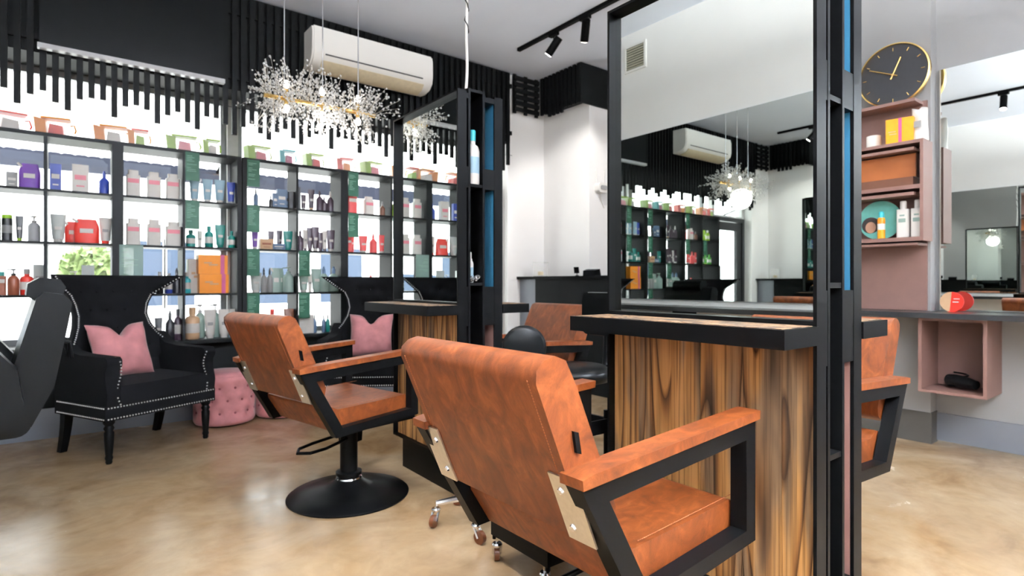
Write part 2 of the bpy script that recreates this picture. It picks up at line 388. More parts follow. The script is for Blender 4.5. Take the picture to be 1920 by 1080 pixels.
def leaf_tree(name, label, loc, h, r, seed):
    rnd = random.Random(seed); t = thing(name, label, 'tree', loc)
    B().tube([(0, 0, 0), (.05, 0, h*.4), (0, .05, h*.75)], [.1, .08, .04], 8).done('trunk', mat('bark', srgb(96, 80, 62), .9), t)
    b = B()
    for k in range(900):
        a, e, q = rnd.uniform(0, 6.28), rnd.uniform(-1, 1), rnd.random()**.4
        c = Vector((r*q*math.cos(a)*math.sqrt(1-e*e), r*q*math.sin(a)*math.sqrt(1-e*e), h*.78+r*.85*q*e))
        d1 = Vector((rnd.gauss(0, 1), rnd.gauss(0, 1), rnd.gauss(0, 1))).normalized()*.13; d2 = d1.orthogonal().normalized()*.05
        vs_ = [b.bm.verts.new(c+p) for p in (-d1, d2, d1, -d2)]; b.bm.faces.new(vs_)
    stuff(b.done('leaves', mat('leaf_green', srgb(120, 138, 84), .6, 0, .3, 3), t, 0))
leaf_tree('street_tree', 'small bright green street tree beyond the second shelf bay', (.16, 8.6, -.12), 1.7, .30, 3)
# awning over the shop front: ribbed sheet and hanging valance
aw = thing('awning', 'white ribbed awning over the shop window with grey valance', 'awning', (1.2, YW+.3, 2.66))
def awf(u, v):
    x = -4+8*u; return (x, 1.5*v, -.42*v+.012*(1 if int(u*160) % 2 else -1))
B().grid(awf, 160, 1).done('sheet', AWNING, aw, 0)
B().box(-4, 4, 1.49, 1.51, -.58, -.42).done('valance', mat('valance_grey', srgb(52, 56, 70), .8, spec=.1), aw)
for x in (-3.9, 0, 3.9): B().cyl((x, 0, -.02), (x, 1.5, -.45), .015, 8).done('support_arm', BLACK, aw)
dp = thing('street_banner', 'narrow red white and blue banner outside the glass door', 'banner', (3.33, 5.5, -.12))
B().cyl((0, 0, 0), (0, 0, 2.3), .02, 10).done('pole', CHROME, dp)
for z0, z1, c in ((1.45, 2.2, srgb(225, 40, 40)), (1.15, 1.45, srgb(240, 240, 240)), (.75, 1.15, srgb(30, 80, 200))):
    B().box(-.25, .02, -.03, -.02, z0, z1).done('banner_cloth', mat('banner_%d' % int(z0*100), c, .7), dp)

# ------------------------------------------------------------------ slat screens
def slat_mesh(h): return B().box(-.0175, .0175, -.012, .012, -h, 0).bevel(.002, 1).mesh('slat')
ss = thing('slat_screen', 'black vertical timber slats hanging above the shop window', 'slat screen', (0, 4.735, 3.245))
rnd = random.Random(11)
HS = [.965, .985, 1.0, 1.03, 1.07]
SM = [slat_mesh(h) for h in HS]
for m_ in SM: m_.materials.append(BLACKW)
x = -.98; k = 0
while x < 3.66:
    h = 0 if k % 4 == 1 else rnd.choice((0, 1, 1, 2, 2, 3))
    if k % 4 == 3: h = 4
    o = put('slat', SM[h], ss, (x, 0, 0)); x += .0628; k += 1
for z in (-.12, -.62): B().box(-1.0, 3.67, .0125, .034, z-.02, z+.02).done('batten', BLACKW, ss)
B().tube([(-1, .0, -.86), (3.66, .0, -.86)], .0025, 5).done('wire', BLACK, ss)
sb = thing('slat_box', 'black slatted bulkhead box on the white column near the ceiling', 'slat screen', (4.05, 4.1, 2.87))
B().box(0, .119, -.0, .62, .03, .395).done('carcass', BLACKW, sb)
sbm = slat_mesh(.40); sbm.materials.append(BLACKW); sbm2 = slat_mesh(.44); sbm2.materials.append(BLACKW)
for k in range(10):
    o = put('slat', sbm2 if k in (4, 5, 6, 7) else sbm, sb, (-.012, .02+k*.063, .395)); o.rotation_euler = (0, 0, R(90))
B().box(-.02, .43, -.02, -.001, -.01, .395).done('end_panel', BLACKW, sb)
sc_ = thing('corner_slats', 'black horizontal slats across the corner beside the column', 'slat screen', (3.86, 4.735, 2.87), -1)
for k in range(6): B().box(-.17, .17, -.012, .012, .0+k*.066, .042+k*.066).bevel(.002, 1).done('slat', BLACKW, sc_)
for x in (-.15, 0, .15): B().box(x-.02, x+.02, .012, .03, -.02, .395).done('batten', BLACKW, sc_)
# black glossy screen in front of the slats
tv = thing('wall_screen', 'glossy black flat screen mounted in front of the slats', 'screen', (.35, 4.70, 2.535))
B().box(-.53, .53, -.03, .015, .03, .66).bevel(.004).done('panel', mat('screen_black', (.004, .0045, .005, 1), .30, 0, .1, 8, spec=.1), tv)
B().box(-.54, .54, -.034, .016, 0, .03).bevel(.003).done('bottom_bar', mat('silver_bar', srgb(190, 190, 192), .4, .2), tv)

# ------------------------------------------------------------------ air conditioner
ac = thing('air_conditioner', 'white split air conditioner on the black slats below the ceiling', 'air conditioner', (2.03, 4.715, 2.78))
pr = [(0, .0), (-.06, -.005), (-.15, .015), (-.20, .06), (-.215, .12), (-.215, .26), (-.20, .31), (0, .315)]
B().prism(pr, 'x', -.53, .53).bevel(.008, 2).done('body', ACW, ac)
for s_ in (-1, 1): B().prism(inset(pr, .008), 'x', s_*.53, s_*.545).bevel(.006).done('side_cap', ACW, ac)
B().box(-.44, .44, -.2165, -.2, .088, .096).done('air_slot', mat('slot_dark', (.05, .05, .05, 1), .6), ac)
B().prism([(-.055, -.010), (-.145, .010), (-.188, .05), (-.196, .046), (-.150, .0), (-.06, -.018)], 'x', -.46, .46).done('louvre', mat('louvre_warm', srgb(214, 200, 170), .5), ac)

# ------------------------------------------------------------------ window shelving
SY0, SY1 = 4.80, 5.06
ROWZ = [1.656, 1.31, .96, .61]         # top surface of the boards the goods stand on, top row first
SHB = mat('shelf_black', srgb(18, 19, 20), .45, 0, .06, 20, spec=.1)
UN = [(-.56, .236, -.154), (.236, 1.034, .639), (1.040, 1.862, 1.461), (1.862, 2.74, 2.31)]
UL = ['leftmost black open shelf unit in the shop window', 'second black open shelf unit from the left in the shop window',
      'third black open shelf unit, behind the brown chair nearest the window', 'rightmost black open shelf unit, next to the glass door']
for (a, b, m_), lab in zip(UN, UL):
    u = thing('shelf_unit', lab, 'shelf', ((a+b)/2, SY0, .61), 0, 'window shelf units'); a -= (UN[0][0]*0); c = (a+b)/2
    for x in (a, b-.033): B().box(x-c, x-c+.033, 0, SY1-SY0, 0, 1.415).bevel(.002, 1).done('side_panel', SHB, u)
    B().box(m_-c-.009, m_-c+.009, .004, SY1-SY0-.004, .0, 1.40).done('divider', SHB, u)
    B().box(a-c+.033, b-c-.033, 0, SY1-SY0, 1.39, 1.415).done('top_board', SHB, u)
    for z in ROWZ[:3]: B().box(a-c+.033, b-c-.033, 0, SY1-SY0, z-.61-.016, z-.61).done('shelf_board', SHB, u)
    B().box(a-c+.033, b-c-.033, 0, SY1-SY0, -.0, .002).done('bottom_board', SHB, u)
ROWZ[3] = .612
BAYS = [(-.527, -.163), (-.145, .203), (.269, .63), (.648, 1.001), (1.073, 1.452), (1.47, 1.829), (1.895, 2.301), (2.319, 2.707)]
BAYN = ['leftmost bay', 'second bay', 'third bay', 'fourth bay', 'fifth bay', 'sixth bay', 'seventh bay', 'eighth bay']
ROWN = ['top shelf', 'second shelf', 'third shelf', 'bottom shelf']
ORD = ['first', 'second', 'third', 'fourth', 'fifth', 'sixth', 'seventh', 'eighth', 'ninth', 'tenth']
CC = dict(white=srgb(222, 218, 214), pale=srgb(190, 196, 194), grey=srgb(150, 150, 150), purple=srgb(118, 72, 168), blue=srgb(48, 70, 160), pink=srgb(226, 132, 148),
          sky=srgb(150, 182, 200), red=srgb(214, 52, 40), teal=srgb(12, 120, 112), black=srgb(28, 28, 32), silver=srgb(170, 172, 176), lime=srgb(150, 190, 50), orange=srgb(232, 140, 22),
          plum=srgb(62, 46, 58), coral=srgb(226, 88, 88), tan=srgb(206, 168, 132), brown=srgb(110, 72, 54), sage=srgb(150, 172, 164), slate=srgb(92, 116, 146), green=srgb(72, 160, 50), amber=srgb(150, 84, 60), cyan=srgb(60, 180, 190), magenta=srgb(190, 80, 130))
CN = dict(pale='pale grey', sky='pale blue', slate='slate blue', sage='grey-green', plum='dark plum', lime='lime green', amber='amber brown', cyan='aqua')
def pm(c): return mat('pack_'+c, CC[c], .38, 0, .05, 15)
def make_pack(kind, col, cap, h, wd, root):
    """one cosmetic package standing on z=0 at the root: parts by kind"""
    r = wd/2; cm = pm(col); km = pm(cap)
    if kind == 'bottle':
        B().prism(rrect(-r, r, -r*.62, r*.62, r*.3, 3), 'z', 0, h*.82).bevel(r*.16, 2, 40).done('body', cm, root)
        B().prism(rrect(-r*.72, r*.72, -r*.5, r*.5, r*.25, 3), 'z', h*.82, h).bevel(r*.1, 1, 40).done('cap', km, root)
        B().box(-r*.8, r*.8, -r*.635, -r*.622, h*.52, h*.68).done('label', pm({'white': 'pink', 'pale': 'white', 'coral': 'white'}.get(col, 'white')), root)
    elif kind == 'tube':
        b = B()
        b.grid(lambda u, v: (r*(.72+.28*v)*math.cos(2*math.pi*u), r*(.62-.56*v)*math.sin(2*math.pi*u), h*.12+h*.88*v), 14, 5, True)
        bmesh.ops.holes_fill(b.bm, edges=b.bm.edges); b.done('body', cm, root, 50)
        B().lathe([(r*.55, 0), (r*.62, h*.12)], 0, 0, 12, 1, .85).done('cap', km, root)
        B().box(-r*.45, r*.45, -r*.46, -r*.44, h*.45, h*.56).done('label', pm('white' if col != 'white' else 'grey'), root)
    elif kind == 'round':
        B().lathe([(r*.9, 0), (r, h*.03), (r, h*.62), (r*.8, h*.7), (r*.42, h*.74), (r*.40, h*.8)], 0, 0, 14).done('body', cm, root)
        B().lathe([(r*.46, h*.8), (r*.46, h*.98), (r*.38, h)], 0, 0, 12).done('cap', km, root)
        B().lathe([(r*1.01, h*.2), (r*1.01, h*.5)], 0, 0, 14).done('label', pm('white' if col != 'white' else 'sky'), root)
    elif kind == 'spray':
        B().lathe([(r*.9, 0), (r, h*.02), (r, h*.56), (r*.62, h*.66), (r*.3, h*.72)], 0, 0, 14).done('body', cm, root)
        B().lathe([(r*.34, h*.72), (r*.34, h*.9), (r*.2, h*.93), (r*.2, h)], 0, 0, 10).done('nozzle', km, root)
    elif kind == 'pump':
        B().lathe([(r*.92, 0), (r, h*.02), (r, h*.6), (r*.7, h*.7), (r*.4, h*.74)], 0, 0, 14).done('body', cm, root)
        B().lathe([(r*.42, h*.74), (r*.42, h*.82), (r*.13, h*.83), (r*.13, h*.93), (r*.4, h*.94), (r*.4, h)], 0, 0, 10).box(-r*1.1, 0, -r*.15, r*.15, h*.945, h*.985).done('pump_head', km, root)
    elif kind == 'can':
        B().lathe([(r, 0), (r, h*.84), (r*.9, h*.86)], 0, 0, 14).done('body', cm, root)
        B().lathe([(r*.96, h*.86), (r*.96, h*.97), (r*.85, h)], 0, 0, 14).done('lid', km, root)
        B().lathe([(r*1.01, h*.3), (r*1.01, h*.6)], 0, 0, 14).done('label', pm('grey'), root)
    elif kind == 'pouch':
        b = B()
        b.grid(lambda u, v: ((r*(1-.28*max(0, v-.7)/.3))*math.cos(2*math.pi*u), r*(.55-.5*v)*math.sin(2*math.pi*u), h*v), 16, 8, True)
        bmesh.ops.holes_fill(b.bm, edges=b.bm.edges); b.done('body', cm, root, 50)
        B().cyl((-r*.7, 0, h*.86), (-r*1.1, 0, h*1.0), .008, 10).done('spout', km, root)
        B().box(-r*.55, r*.5, -r*.36, -r*.34, h*.42, h*.6).done('label', pm('white'), root)
    elif kind == 'box':
        B().box(-r, r, -r*.6, r*.6, 0, h).bevel(.0015, 1).done('body', cm, root)
        B().box(-r*.7, r*.7, -r*.6-.001, -r*.6, h*.45, h*.62).done('label', pm(cap), root)
        B().box(-r*.5, r*.5, -r*.6-.001, -r*.6, h*.2, h*.25).done('label', pm(cap), root)
    elif kind == 'bigbox':
        B().box(-r, r, -.06, .06, 0, h).bevel(.002, 1).done('body', cm, root)
        B().box(r*.5, r*.78, -.0612, .0612, 0, h+.0006).done('stripe', pm('magenta'), root)
        B().box(-r*.62, -r*.1, -.0611, -.06, h*.55, h*.62).box(-r*.3, r*.3, -.0611, -.06, h*.45, h*.52).done('print', pm('tan'), root)
    elif kind == 'jar':
        B().lathe([(r*.95, 0), (r, h*.05), (r, h*.66)], 0, 0, 16).done('body', cm, root)
        B().lathe([(r*1.03, h*.66), (r*1.03, h*.96), (r*.95, h)], 0, 0, 16).done('lid', km, root)
KN = dict(bottle='squared bottle', tube='standing tube', round='round bottle', spray='slim spray bottle', pump='pump bottle', can='spray can', pouch='refill pouch', box='carton', bigbox='gift box', jar='jar')
KC = dict(bottle='bottle', tube='tube', round='bottle', spray='bottle', pump='bottle', can='can', pouch='pouch', box='box', bigbox='box', jar='jar')
KO = dict(bottle='cosmetic_bottle', tube='cosmetic_tube', round='round_bottle', spray='spray_bottle', pump='pump_bottle', can='spray_can', pouch='refill_pouch', box='carton', bigbox='gift_box', jar='cosmetic_jar')
def goods(c, r, items):
    a, b = BAYS[c]; n = len(items)
    for i, it in enumerate(items):
        kind, col, cap, h, wd, fx = it[:6]; fy = it[6] if len(it) > 6 else .3; zz = it[7] if len(it) > 7 else 0
        lab = '%s %s, %s from left on the %s of the %s' % (CN.get(col, col), KN[kind], ORD[i], ROWN[r], BAYN[c])
        if zz: lab = '%s %s stacked on another on the %s of the %s' % (CN.get(col, col), KN[kind], ROWN[r], BAYN[c])
        t = thing(KO[kind], lab, KC[kind], (a+(b-a)*fx, SY0+.02+.2*fy, ROWZ[r]+zz), 0, 'hair products on the window shelves')
        make_pack(kind, col, cap, h, wd, t)
goods(0, 0, [('bottle','pale','grey',.19,.07,.30), ('box','grey','white',.10,.055,.56), ('pouch','purple','white',.165,.11,.80)])
goods(1, 0, [('box','blue','white',.18,.06,.12), ('box','white','pink',.19,.09,.50), ('spray','blue','blue',.165,.06,.88)])
goods(2, 0, [('bottle','white','white',.19,.085,.17), ('bottle','white','white',.19,.085,.52), ('bottle','white','white',.19,.09,.85)])
goods(3, 0, [('tube','sky','white',.17,.07,.20), ('tube','sky','white',.18,.07,.45), ('tube','sky','white',.18,.075,.68,.2), ('tube','blue','silver',.175,.06,.92)])
goods(0, 1, [('can','black','lime',.18,.055,.18), ('can','black','lime',.17,.055,.34,.2), ('can','black','lime',.17,.055,.49,.4), ('tube','black','lime',.165,.04,.66), ('pump','silver','grey',.17,.065,.86)])
goods(1, 1, [('tube','pale','white',.19,.085,.16), ('pouch','red','white',.15,.10,.40,.6), ('pouch','red','white',.165,.14,.60,.2), ('tube','white','red',.185,.075,.90)])
goods(2, 1, [('bottle','white','white',.19,.085,.17), ('bottle','white','white',.19,.085,.52), ('bottle','white','white',.18,.10,.86)])
goods(3, 1, [('round','teal','teal',.13,.065,.13), ('tube','white','white',.13,.035,.32,.5), ('round','teal','teal',.165,.06,.48), ('tube','teal','teal',.18,.075,.70), ('round','teal','teal',.135,.055,.93)])
goods(0, 2, [('bottle','amber','teal',.15,.06,.40), ('pump','amber','black',.17,.06,.58), ('round','red','grey',.17,.07,.76), ('box','pale','grey',.20,.075,.95,.5)])
goods(1, 2, [('jar','red','blue',.07,.05,.08), ('jar','grey','pale',.08,.07,.28), ('pump','sky','white',.16,.055,.42), ('box','pale','grey',.20,.07,.62), ('jar','white','silver',.09,.06,.85)])
goods(2, 2, [('round','black','silver',.16,.05,.62), ('round','blue','silver',.15,.05,.78), ('spray','black','black',.19,.055,.92)])
goods(3, 2, [('round','cyan','white',.16,.06,.08,.5), ('bigbox','white','white',.26,.10,.24,.7), ('bigbox','orange','white',.145,.20,.55,.25), ('bigbox','orange','white',.145,.20,.53,.25,.146)])
goods(2, 3, [('tube','black','black',.17,.05,.6), ('spray','black','black',.22,.06,.80), ('round','plum','black',.23,.05,.94)])
goods(3, 3, [('round','tan','tan',.24,.10,.16), ('pump','sage','silver',.26,.07,.34,.7), ('tube','white','white',.22,.085,.50), ('pump','sage','silver',.26,.07,.64,.7), ('tube','white','white',.22,.085,.78), ('bottle','sky','white',.22,.05,.95)])
goods(4, 0, [('spray','slate','black',.15,.035,.22), ('spray','black','black',.10,.03,.52), ('box','slate','white',.12,.05,.62), ('box','slate','white',.155,.075,.74), ('box','slate','black',.15,.05,.86,.5), ('box','black','black',.145,.05,.96)])
goods(4, 1, [('tube','purple','white',.15,.05,.20), ('box','tan','amber',.085,.10,.42), ('box','slate','white',.05,.10,.67), ('tube','plum','white',.16,.05,.58,.7), ('tube','plum','white',.17,.05,.76,.7), ('tube','teal','teal',.16,.08,.88)])
goods(4, 2, [('tube','pale','white',.16,.09,.22), ('spray','grey','black',.20,.05,.38), ('spray','grey','black',.20,.05,.50), ('pouch','sage','white',.20,.075,.63), ('pouch','sage','white',.20,.06,.76,.6), ('pump','sage','sage',.21,.085,.89)])
goods(4, 3, [('round','white','red',.21,.07,.55), ('tube','brown','red',.21,.10,.92)])
goods(5, 0, [('box','black','black',.19,.04,.05), ('tube','plum','white',.13,.045,.18), ('tube','plum','tan',.18,.055,.36), ('spray','plum','plum',.18,.06,.56), ('spray','plum','plum',.13,.05,.67), ('spray','plum','white',.18,.055,.82)])
goods(5, 1, [('spray','plum','plum',.18,.055,.10), ('tube','white','plum',.18,.045,.22), ('tube','plum','plum',.20,.055,.33), ('tube','plum','white',.21,.065,.46), ('tube','plum','plum',.165,.05,.58), ('tube','white','plum',.18,.045,.68), ('tube','plum','white',.19,.075,.83)])
goods(5, 2, [('tube','sage','white',.155,.085,.18), ('tube','white','white',.155,.04,.33), ('tube','sage','sage',.20,.09,.48), ('spray','sage','slate',.22,.085,.66), ('spray','sage','slate',.22,.095,.90)])
goods(5, 3, [('box','white','white',.155,.12,.22), ('spray','slate','black',.16,.035,.44), ('spray','slate','black',.16,.035,.66), ('spray','teal','black',.16,.035,.76)])
goods(6, 0, [('bottle','coral','coral',.20,.085,.16), ('bottle','white','white',.165,.09,.55), ('spray','brown','grey',.13,.05,.88)])
goods(6, 1, [('tube','coral','coral',.19,.06,.10), ('tube','coral','coral',.17,.05,.22,.6), ('tube','coral','white',.155,.085,.42), ('spray','coral','coral',.18,.07,.66), ('tube','coral','white',.17,.06,.86)])
goods(6, 2, [('jar','coral','coral',.09,.08,.20), ('jar','coral','white',.08,.06,.44), ('spray','coral','coral',.15,.08,.60)])
goods(7, 0, [('spray','lime','lime',.17,.07,.14), ('tube','lime','lime',.16,.06,.38), ('round','lime','white',.16,.06,.60)])
goods(7, 1, [('bottle','black','black',.17,.05,.06,.6), ('round','green','green',.16,.06,.22), ('tube','green','lime',.17,.06,.46), ('round','green','green',.15,.06,.70)])
goods(7, 2, [('jar','lime','black',.10,.08,.2), ('jar','tan','black',.08,.07,.5)])
# hanging price cards
def card(c, r, n, pale=False, hh=.20):
    a, b = BAYS[c]; zt = [2.0, 1.64, 1.294, .944][r]
    t = thing('price_card', ('pale green' if pale else 'dark green')+' price card hanging at the left of the %s of the %s' % (ROWN[r], BAYN[c]), 'card', (a+.045, SY0-.006, zt), 0, 'price cards on the window shelves')
    w_ = .07 if pale else .046
    B().box(-w_, w_, -.0015, .0015, -hh, .012).done('sheet', clear('pale_card', srgb(150, 180, 172), .75, .4) if pale else GREEN, t)
    b_ = B(); rr = random.Random(c*10+r)
    for k in range(11):
        z = -.015-k*.0125
        if rr.random() < .85: b_.box(-w_*.8, -w_*.8+w_*rr.uniform(.5, 1.4), -.0021, -.0016, z-.003, z)
    stuff(b_.done('print', PRINT, t, 0))
for c, r in ((3, 0), (3, 1), (4, 0), (4, 1), (4, 2), (4, 3), (5, 2), (5, 3), (6, 0), (6, 1), (7, 1)): card(c, r, 0)
card(2, 2, 0, True, .22)
# gift packs on top of the shelves
CLR = clear('clear_plastic', (.9, .9, .9, 1), .25, .12)
PK = [(-.36, 'red', 'white', .22), (-.115, 'orange', 'red', .20), (.20, 'orange', 'white', .20), (.36, 'orange', 'lime', .13), (.635, 'lime', 'pink', .21), (.83, 'lime', 'white', .12),
      (1.17, 'lime', 'pink', .19), (1.40, 'cyan', 'magenta', .13), (1.62, 'lime', 'coral', .16), (1.90, 'red', 'orange', .15), (2.15, 'lime', 'pink', .19), (2.42, 'orange', 'red', .15), (2.61, 'red', 'lime', .14)]
PN = ['red-trimmed clear gift pack at the left end of the shelf tops', 'orange and red gift pack on top of the leftmost shelf unit', 'long clear gift pack with orange rim above the thick shelf post',
      'orange gift pack with lime panel beside the long clear one', 'lime-rimmed clear gift pack with pink panel on top of the second unit', 'narrow clear gift pack with lime corner at the end of the second unit',
      'lime and pink clear gift pack at the start of the third unit top', 'aqua and magenta gift pack on top of the third unit', 'lime and coral gift pack on top of the third unit', 'red and orange gift pack at the start of the last unit top',
      'wide lime and pink gift pack behind the far mirror', 'orange and red gift pack near the door end of the shelf tops', 'red and lime gift pack at the door end of the shelf tops']
for (x, c1, c2, wd), lab in zip(PK, PN):
    t = thing('gift_pack', lab, 'gift pack', (x, SY0+.10, 2.025), random.Random(x).uniform(-12, 12), 'gift packs on the shelf tops'); r = wd/2
    B().prism([(-r*.88, 0), (r*.88, 0), (r, .112), (-r, .118)], 'y', -.05, .05).bevel(.004, 2).done('pouch', CLR, t)
    B().prism([(-r*.86, .003), (-r*.30, .003), (-r*.36, .10), (-r*.97, .112)], 'y', -.047, .047).done('pack_panel', pm(c1), t)
    B().prism([(-r*.22, .003), (r*.62, .003), (r*.55, .066), (-r*.15, .075)], 'y', -.045, .045).done('pack_panel', pm(c2), t)
    B().box(-r*.6, r*.97, -.051, .051, .108, .119).bevel(.003, 1).done('zip_edge', pm(c1) if c2 != 'lime' else pm('red'), t)
    B().tube([(r*.9, 0, .08), (r*1.12, 0, .085), (r*1.22, 0, .05), (r*1.15, 0, .03)], .006, 6).done('handle', pm(c1), t)

# ------------------------------------------------------------------ chandelier
ch = thing('chandelier', 'gold bar chandelier with sprays of crystal beads near the window', 'chandelier', (1.27, 3.65, ZC))
zb = -1.085
B().tube([(-.36, 0, zb+.0), (.36, 0, zb)], .013, 10).done('bar', GOLD, ch)
for x in (-.24, .0, .24): B().tube([(x, 0, -.03), (x, 0, zb+.012)], .0035, 6).done('cable', CHROME, ch)
B().box(-.3, .3, -.04, .04, -.03, 0).bevel(.004).done('canopy', CHROME, ch)
tw, bd = B(), B(); rnd = random.Random(5)
for k in range(230):
    x0 = rnd.uniform(-.36, .36); a = rnd.uniform(0, 2*math.pi); L = rnd.uniform(.12, .25)
    d = Vector((rnd.uniform(-.45, .45)+(x0*1.0), math.cos(a), math.sin(a)*1.0)).normalized()*L
    p0 = Vector((x0, 0, zb)); p1 = p0+d
    tw.tube([p0, p0+d*.5+Vector((0, 0, .01)), p1], .0011, 4)
    for j in range(8):
        q = p0+d*(.40+.085*j)+Vector((rnd.gauss(0, .013), rnd.gauss(0, .013), rnd.gauss(0, .013)))
        bd.ico(q, rnd.uniform(.005, .0085), 1)
stuff(tw.done('twigs', STEEL, ch)); stuff(bd.done('beads', BEAD, ch, 0))
for x in (-.24, -.02, .22):
    for s_ in (1, -1):
        h = B().cyl((x, -.03, zb+s_*.005), (x, -.045, zb+s_*.05), .011, 10).done('lamp_holder', GOLD, ch)
        B().ball((x, -.05, zb+s_*.075), .017, 10, 8, (1, 1, 1.5)).done('bulb', BULB, ch)

lp = bpy.data.lights.new('chandelier_light', 'POINT'); lp.energy = 4; lp.shadow_soft_size = .12; lp.color = (1, .95, .88)
lo = bpy.data.objects.new('chandelier_light', lp); COL.objects.link(lo); lo.location = (1.27, 3.60, 2.02)

# ------------------------------------------------------------------ styling stations
stn = thing('styling_station', 'nearest double-sided styling station with black steel frame and rustic wood panel', 'styling station', (1.5725, .985, 0), 0, 'styling stations')
Hy = .345
BACKB = mat('mirror_back_blue', srgb(58, 122, 158), .4, 0, .05, 8); BACKW = mat('panel_back_brown', srgb(150, 112, 104), .5, 0, .06, 8)
for s_ in (-1, 1):
    x0, x1 = sorted((s_*.0825, s_*.1325))
    B().ring([(-Hy, .174), (Hy, .174), (Hy, 1.966), (-Hy, 1.966)], [(-Hy+.009, .183), (Hy-.009, .183), (Hy-.009, 1.957), (-Hy+.009, 1.957)], 'x', x0, x1).bevel(.0012, 1).done('side_frame', BLACK, stn)
    g0, g1 = sorted((s_*.1025, s_*.0985))
    B().box(g0, g1, -Hy+.009, Hy-.009, .945, 1.957).done('mirror', MIRROR, stn, 0)
    b0, b1 = sorted((s_*.0985, s_*.0835))
    B().box(b0, b1, -Hy+.0095, Hy-.0095, .945, 1.955).done('mirror_backing', BACKB, stn)
    B().box(b0, b1, -Hy+.0095, Hy-.0095, .19, .88).done('panel_backing', BACKW, stn)
    ws = [.105, .13, .10, .135, .11, .092]; y = Hy-.010
    for k, wd in enumerate(ws):
        d = .0022*(k % 3); p0, p1 = sorted((s_*.0985, s_*(.106+d)))
        B().box(p0, p1, y-wd+.0008, y, .184, .884).bevel(.0012, 1).done('plank', WOOD, stn); y -= wd+.0004
    t0, t1 = sorted((s_*.3025, s_*.1325))
    tt = B().box(t0, t1, -Hy-.005, Hy+.005, .886, .932).bevel(.0015, 1).done('tabletop', BLACK, stn)
    i0, i1 = sorted((s_*.292, s_*.137)); wi = (i1-i0-.002)/3
    for k in range(3): B().box(i0+k*(wi+.001), i0+k*(wi+.001)+wi, -Hy+.008, Hy-.008, .931, .9335).done('plank', WOOD2, tt)
    B().box(*sorted((s_*.1025, s_*.1325)), -Hy+.009, Hy-.009, .886, .945).bevel(.001, 1).done('cross_rail', BLACK, stn)
for x0, x1 in ((-.072, -.060), (.012, .024)): B().box(x0, x1, -Hy, Hy, .174, 1.98).bevel(.0012, 1).done('carcass_side', BLACK, stn)
B().box(-.060, .012, -Hy+.002, Hy-.002, 1.966, 1.98).done('carcass_top', BLACK, stn)
B().box(-.060, .012, -.01, .01, .19, 1.966).done('partition', BLACK, stn)
for z in (.178, .60, 1.04, 1.52): B().box(-.060, .012, -Hy+.003, Hy-.003, z-.014, z).done('shelf', BLACK, stn)
for z0, z1 in ((.18, .25), (.83, 1.02), (1.50, 1.60), (1.93, 1.955)):
    for x0, x1 in ((-.0825, -.072), (.024, .0825)):
        B().box(x0, x1, -Hy+.001, Hy-.001, z0, z1).done('spacer', BLACK, stn)
B().box(-.10, .10, -.29, .29, 0, .174).bevel(.002, 1).done('plinth', BLACK, stn)
far = dup(stn, (1.5725, 2.63, 0), 0, 'far double-sided styling station with cord hanging above it, beside the second brown chair')

# things on the far station's end shelves
def shelf_item(kind, col, cap, h, wd, x, y, z, lab):
    t = thing(KO[kind], lab, KC[kind], (x, y, z), 0); make_pack(kind, col, cap, h, wd, t); return t
shelf_item('round', 'white', 'cyan', .27, .070, 1.549, 2.323, 1.52, 'large white bottle with aqua cap on the upper end shelf of the far station')
shelf_item('round', 'white', 'white', .15, .035, 1.532, 2.32, 1.04, 'slim white bottle on the middle end shelf of the far station')
shelf_item('bottle', 'sky', 'white', .12, .035, 1.556, 2.36, 1.04, 'small pale blue bottle beside the slim white one on the far station')
shelf_item('can', 'black', 'black', .15, .05, 1.5575, 2.42, 1.04, 'dark grey can at the back of the far station middle shelf')
b = B(); rnd = random.Random(2)
for k in range(26): b.ico((rnd.uniform(-.024, .024), rnd.uniform(-.012, .012), rnd.uniform(.008, .034)), rnd.uniform(.006, .011), 1)
o = b.done('foil_clips', CHROME, None, 0, (1.548, 2.302, 1.0385)); tag(o, 'crumpled pile of silver hair foil clips on the far station shelf', 'hair clips', None)

# power cord above the far station
co = thing('power_cord', 'white and black twisted power cord hanging from ceiling to the far station', 'cord', (1.50, 2.30, 1.98))
pts = [(.004*math.sin(k*1.1), .004*math.cos(k*.8), 1.29*k/22) for k in range(23)]
B().tube(pts, .007, 8).done('white_cord', ACW, co)
B().tube([(.011*math.sin(k*1.6), .011*math.cos(k*1.6), .25+1.04*k/40) for k in range(41)], .0028, 6).done('black_wire', BLACK, co)

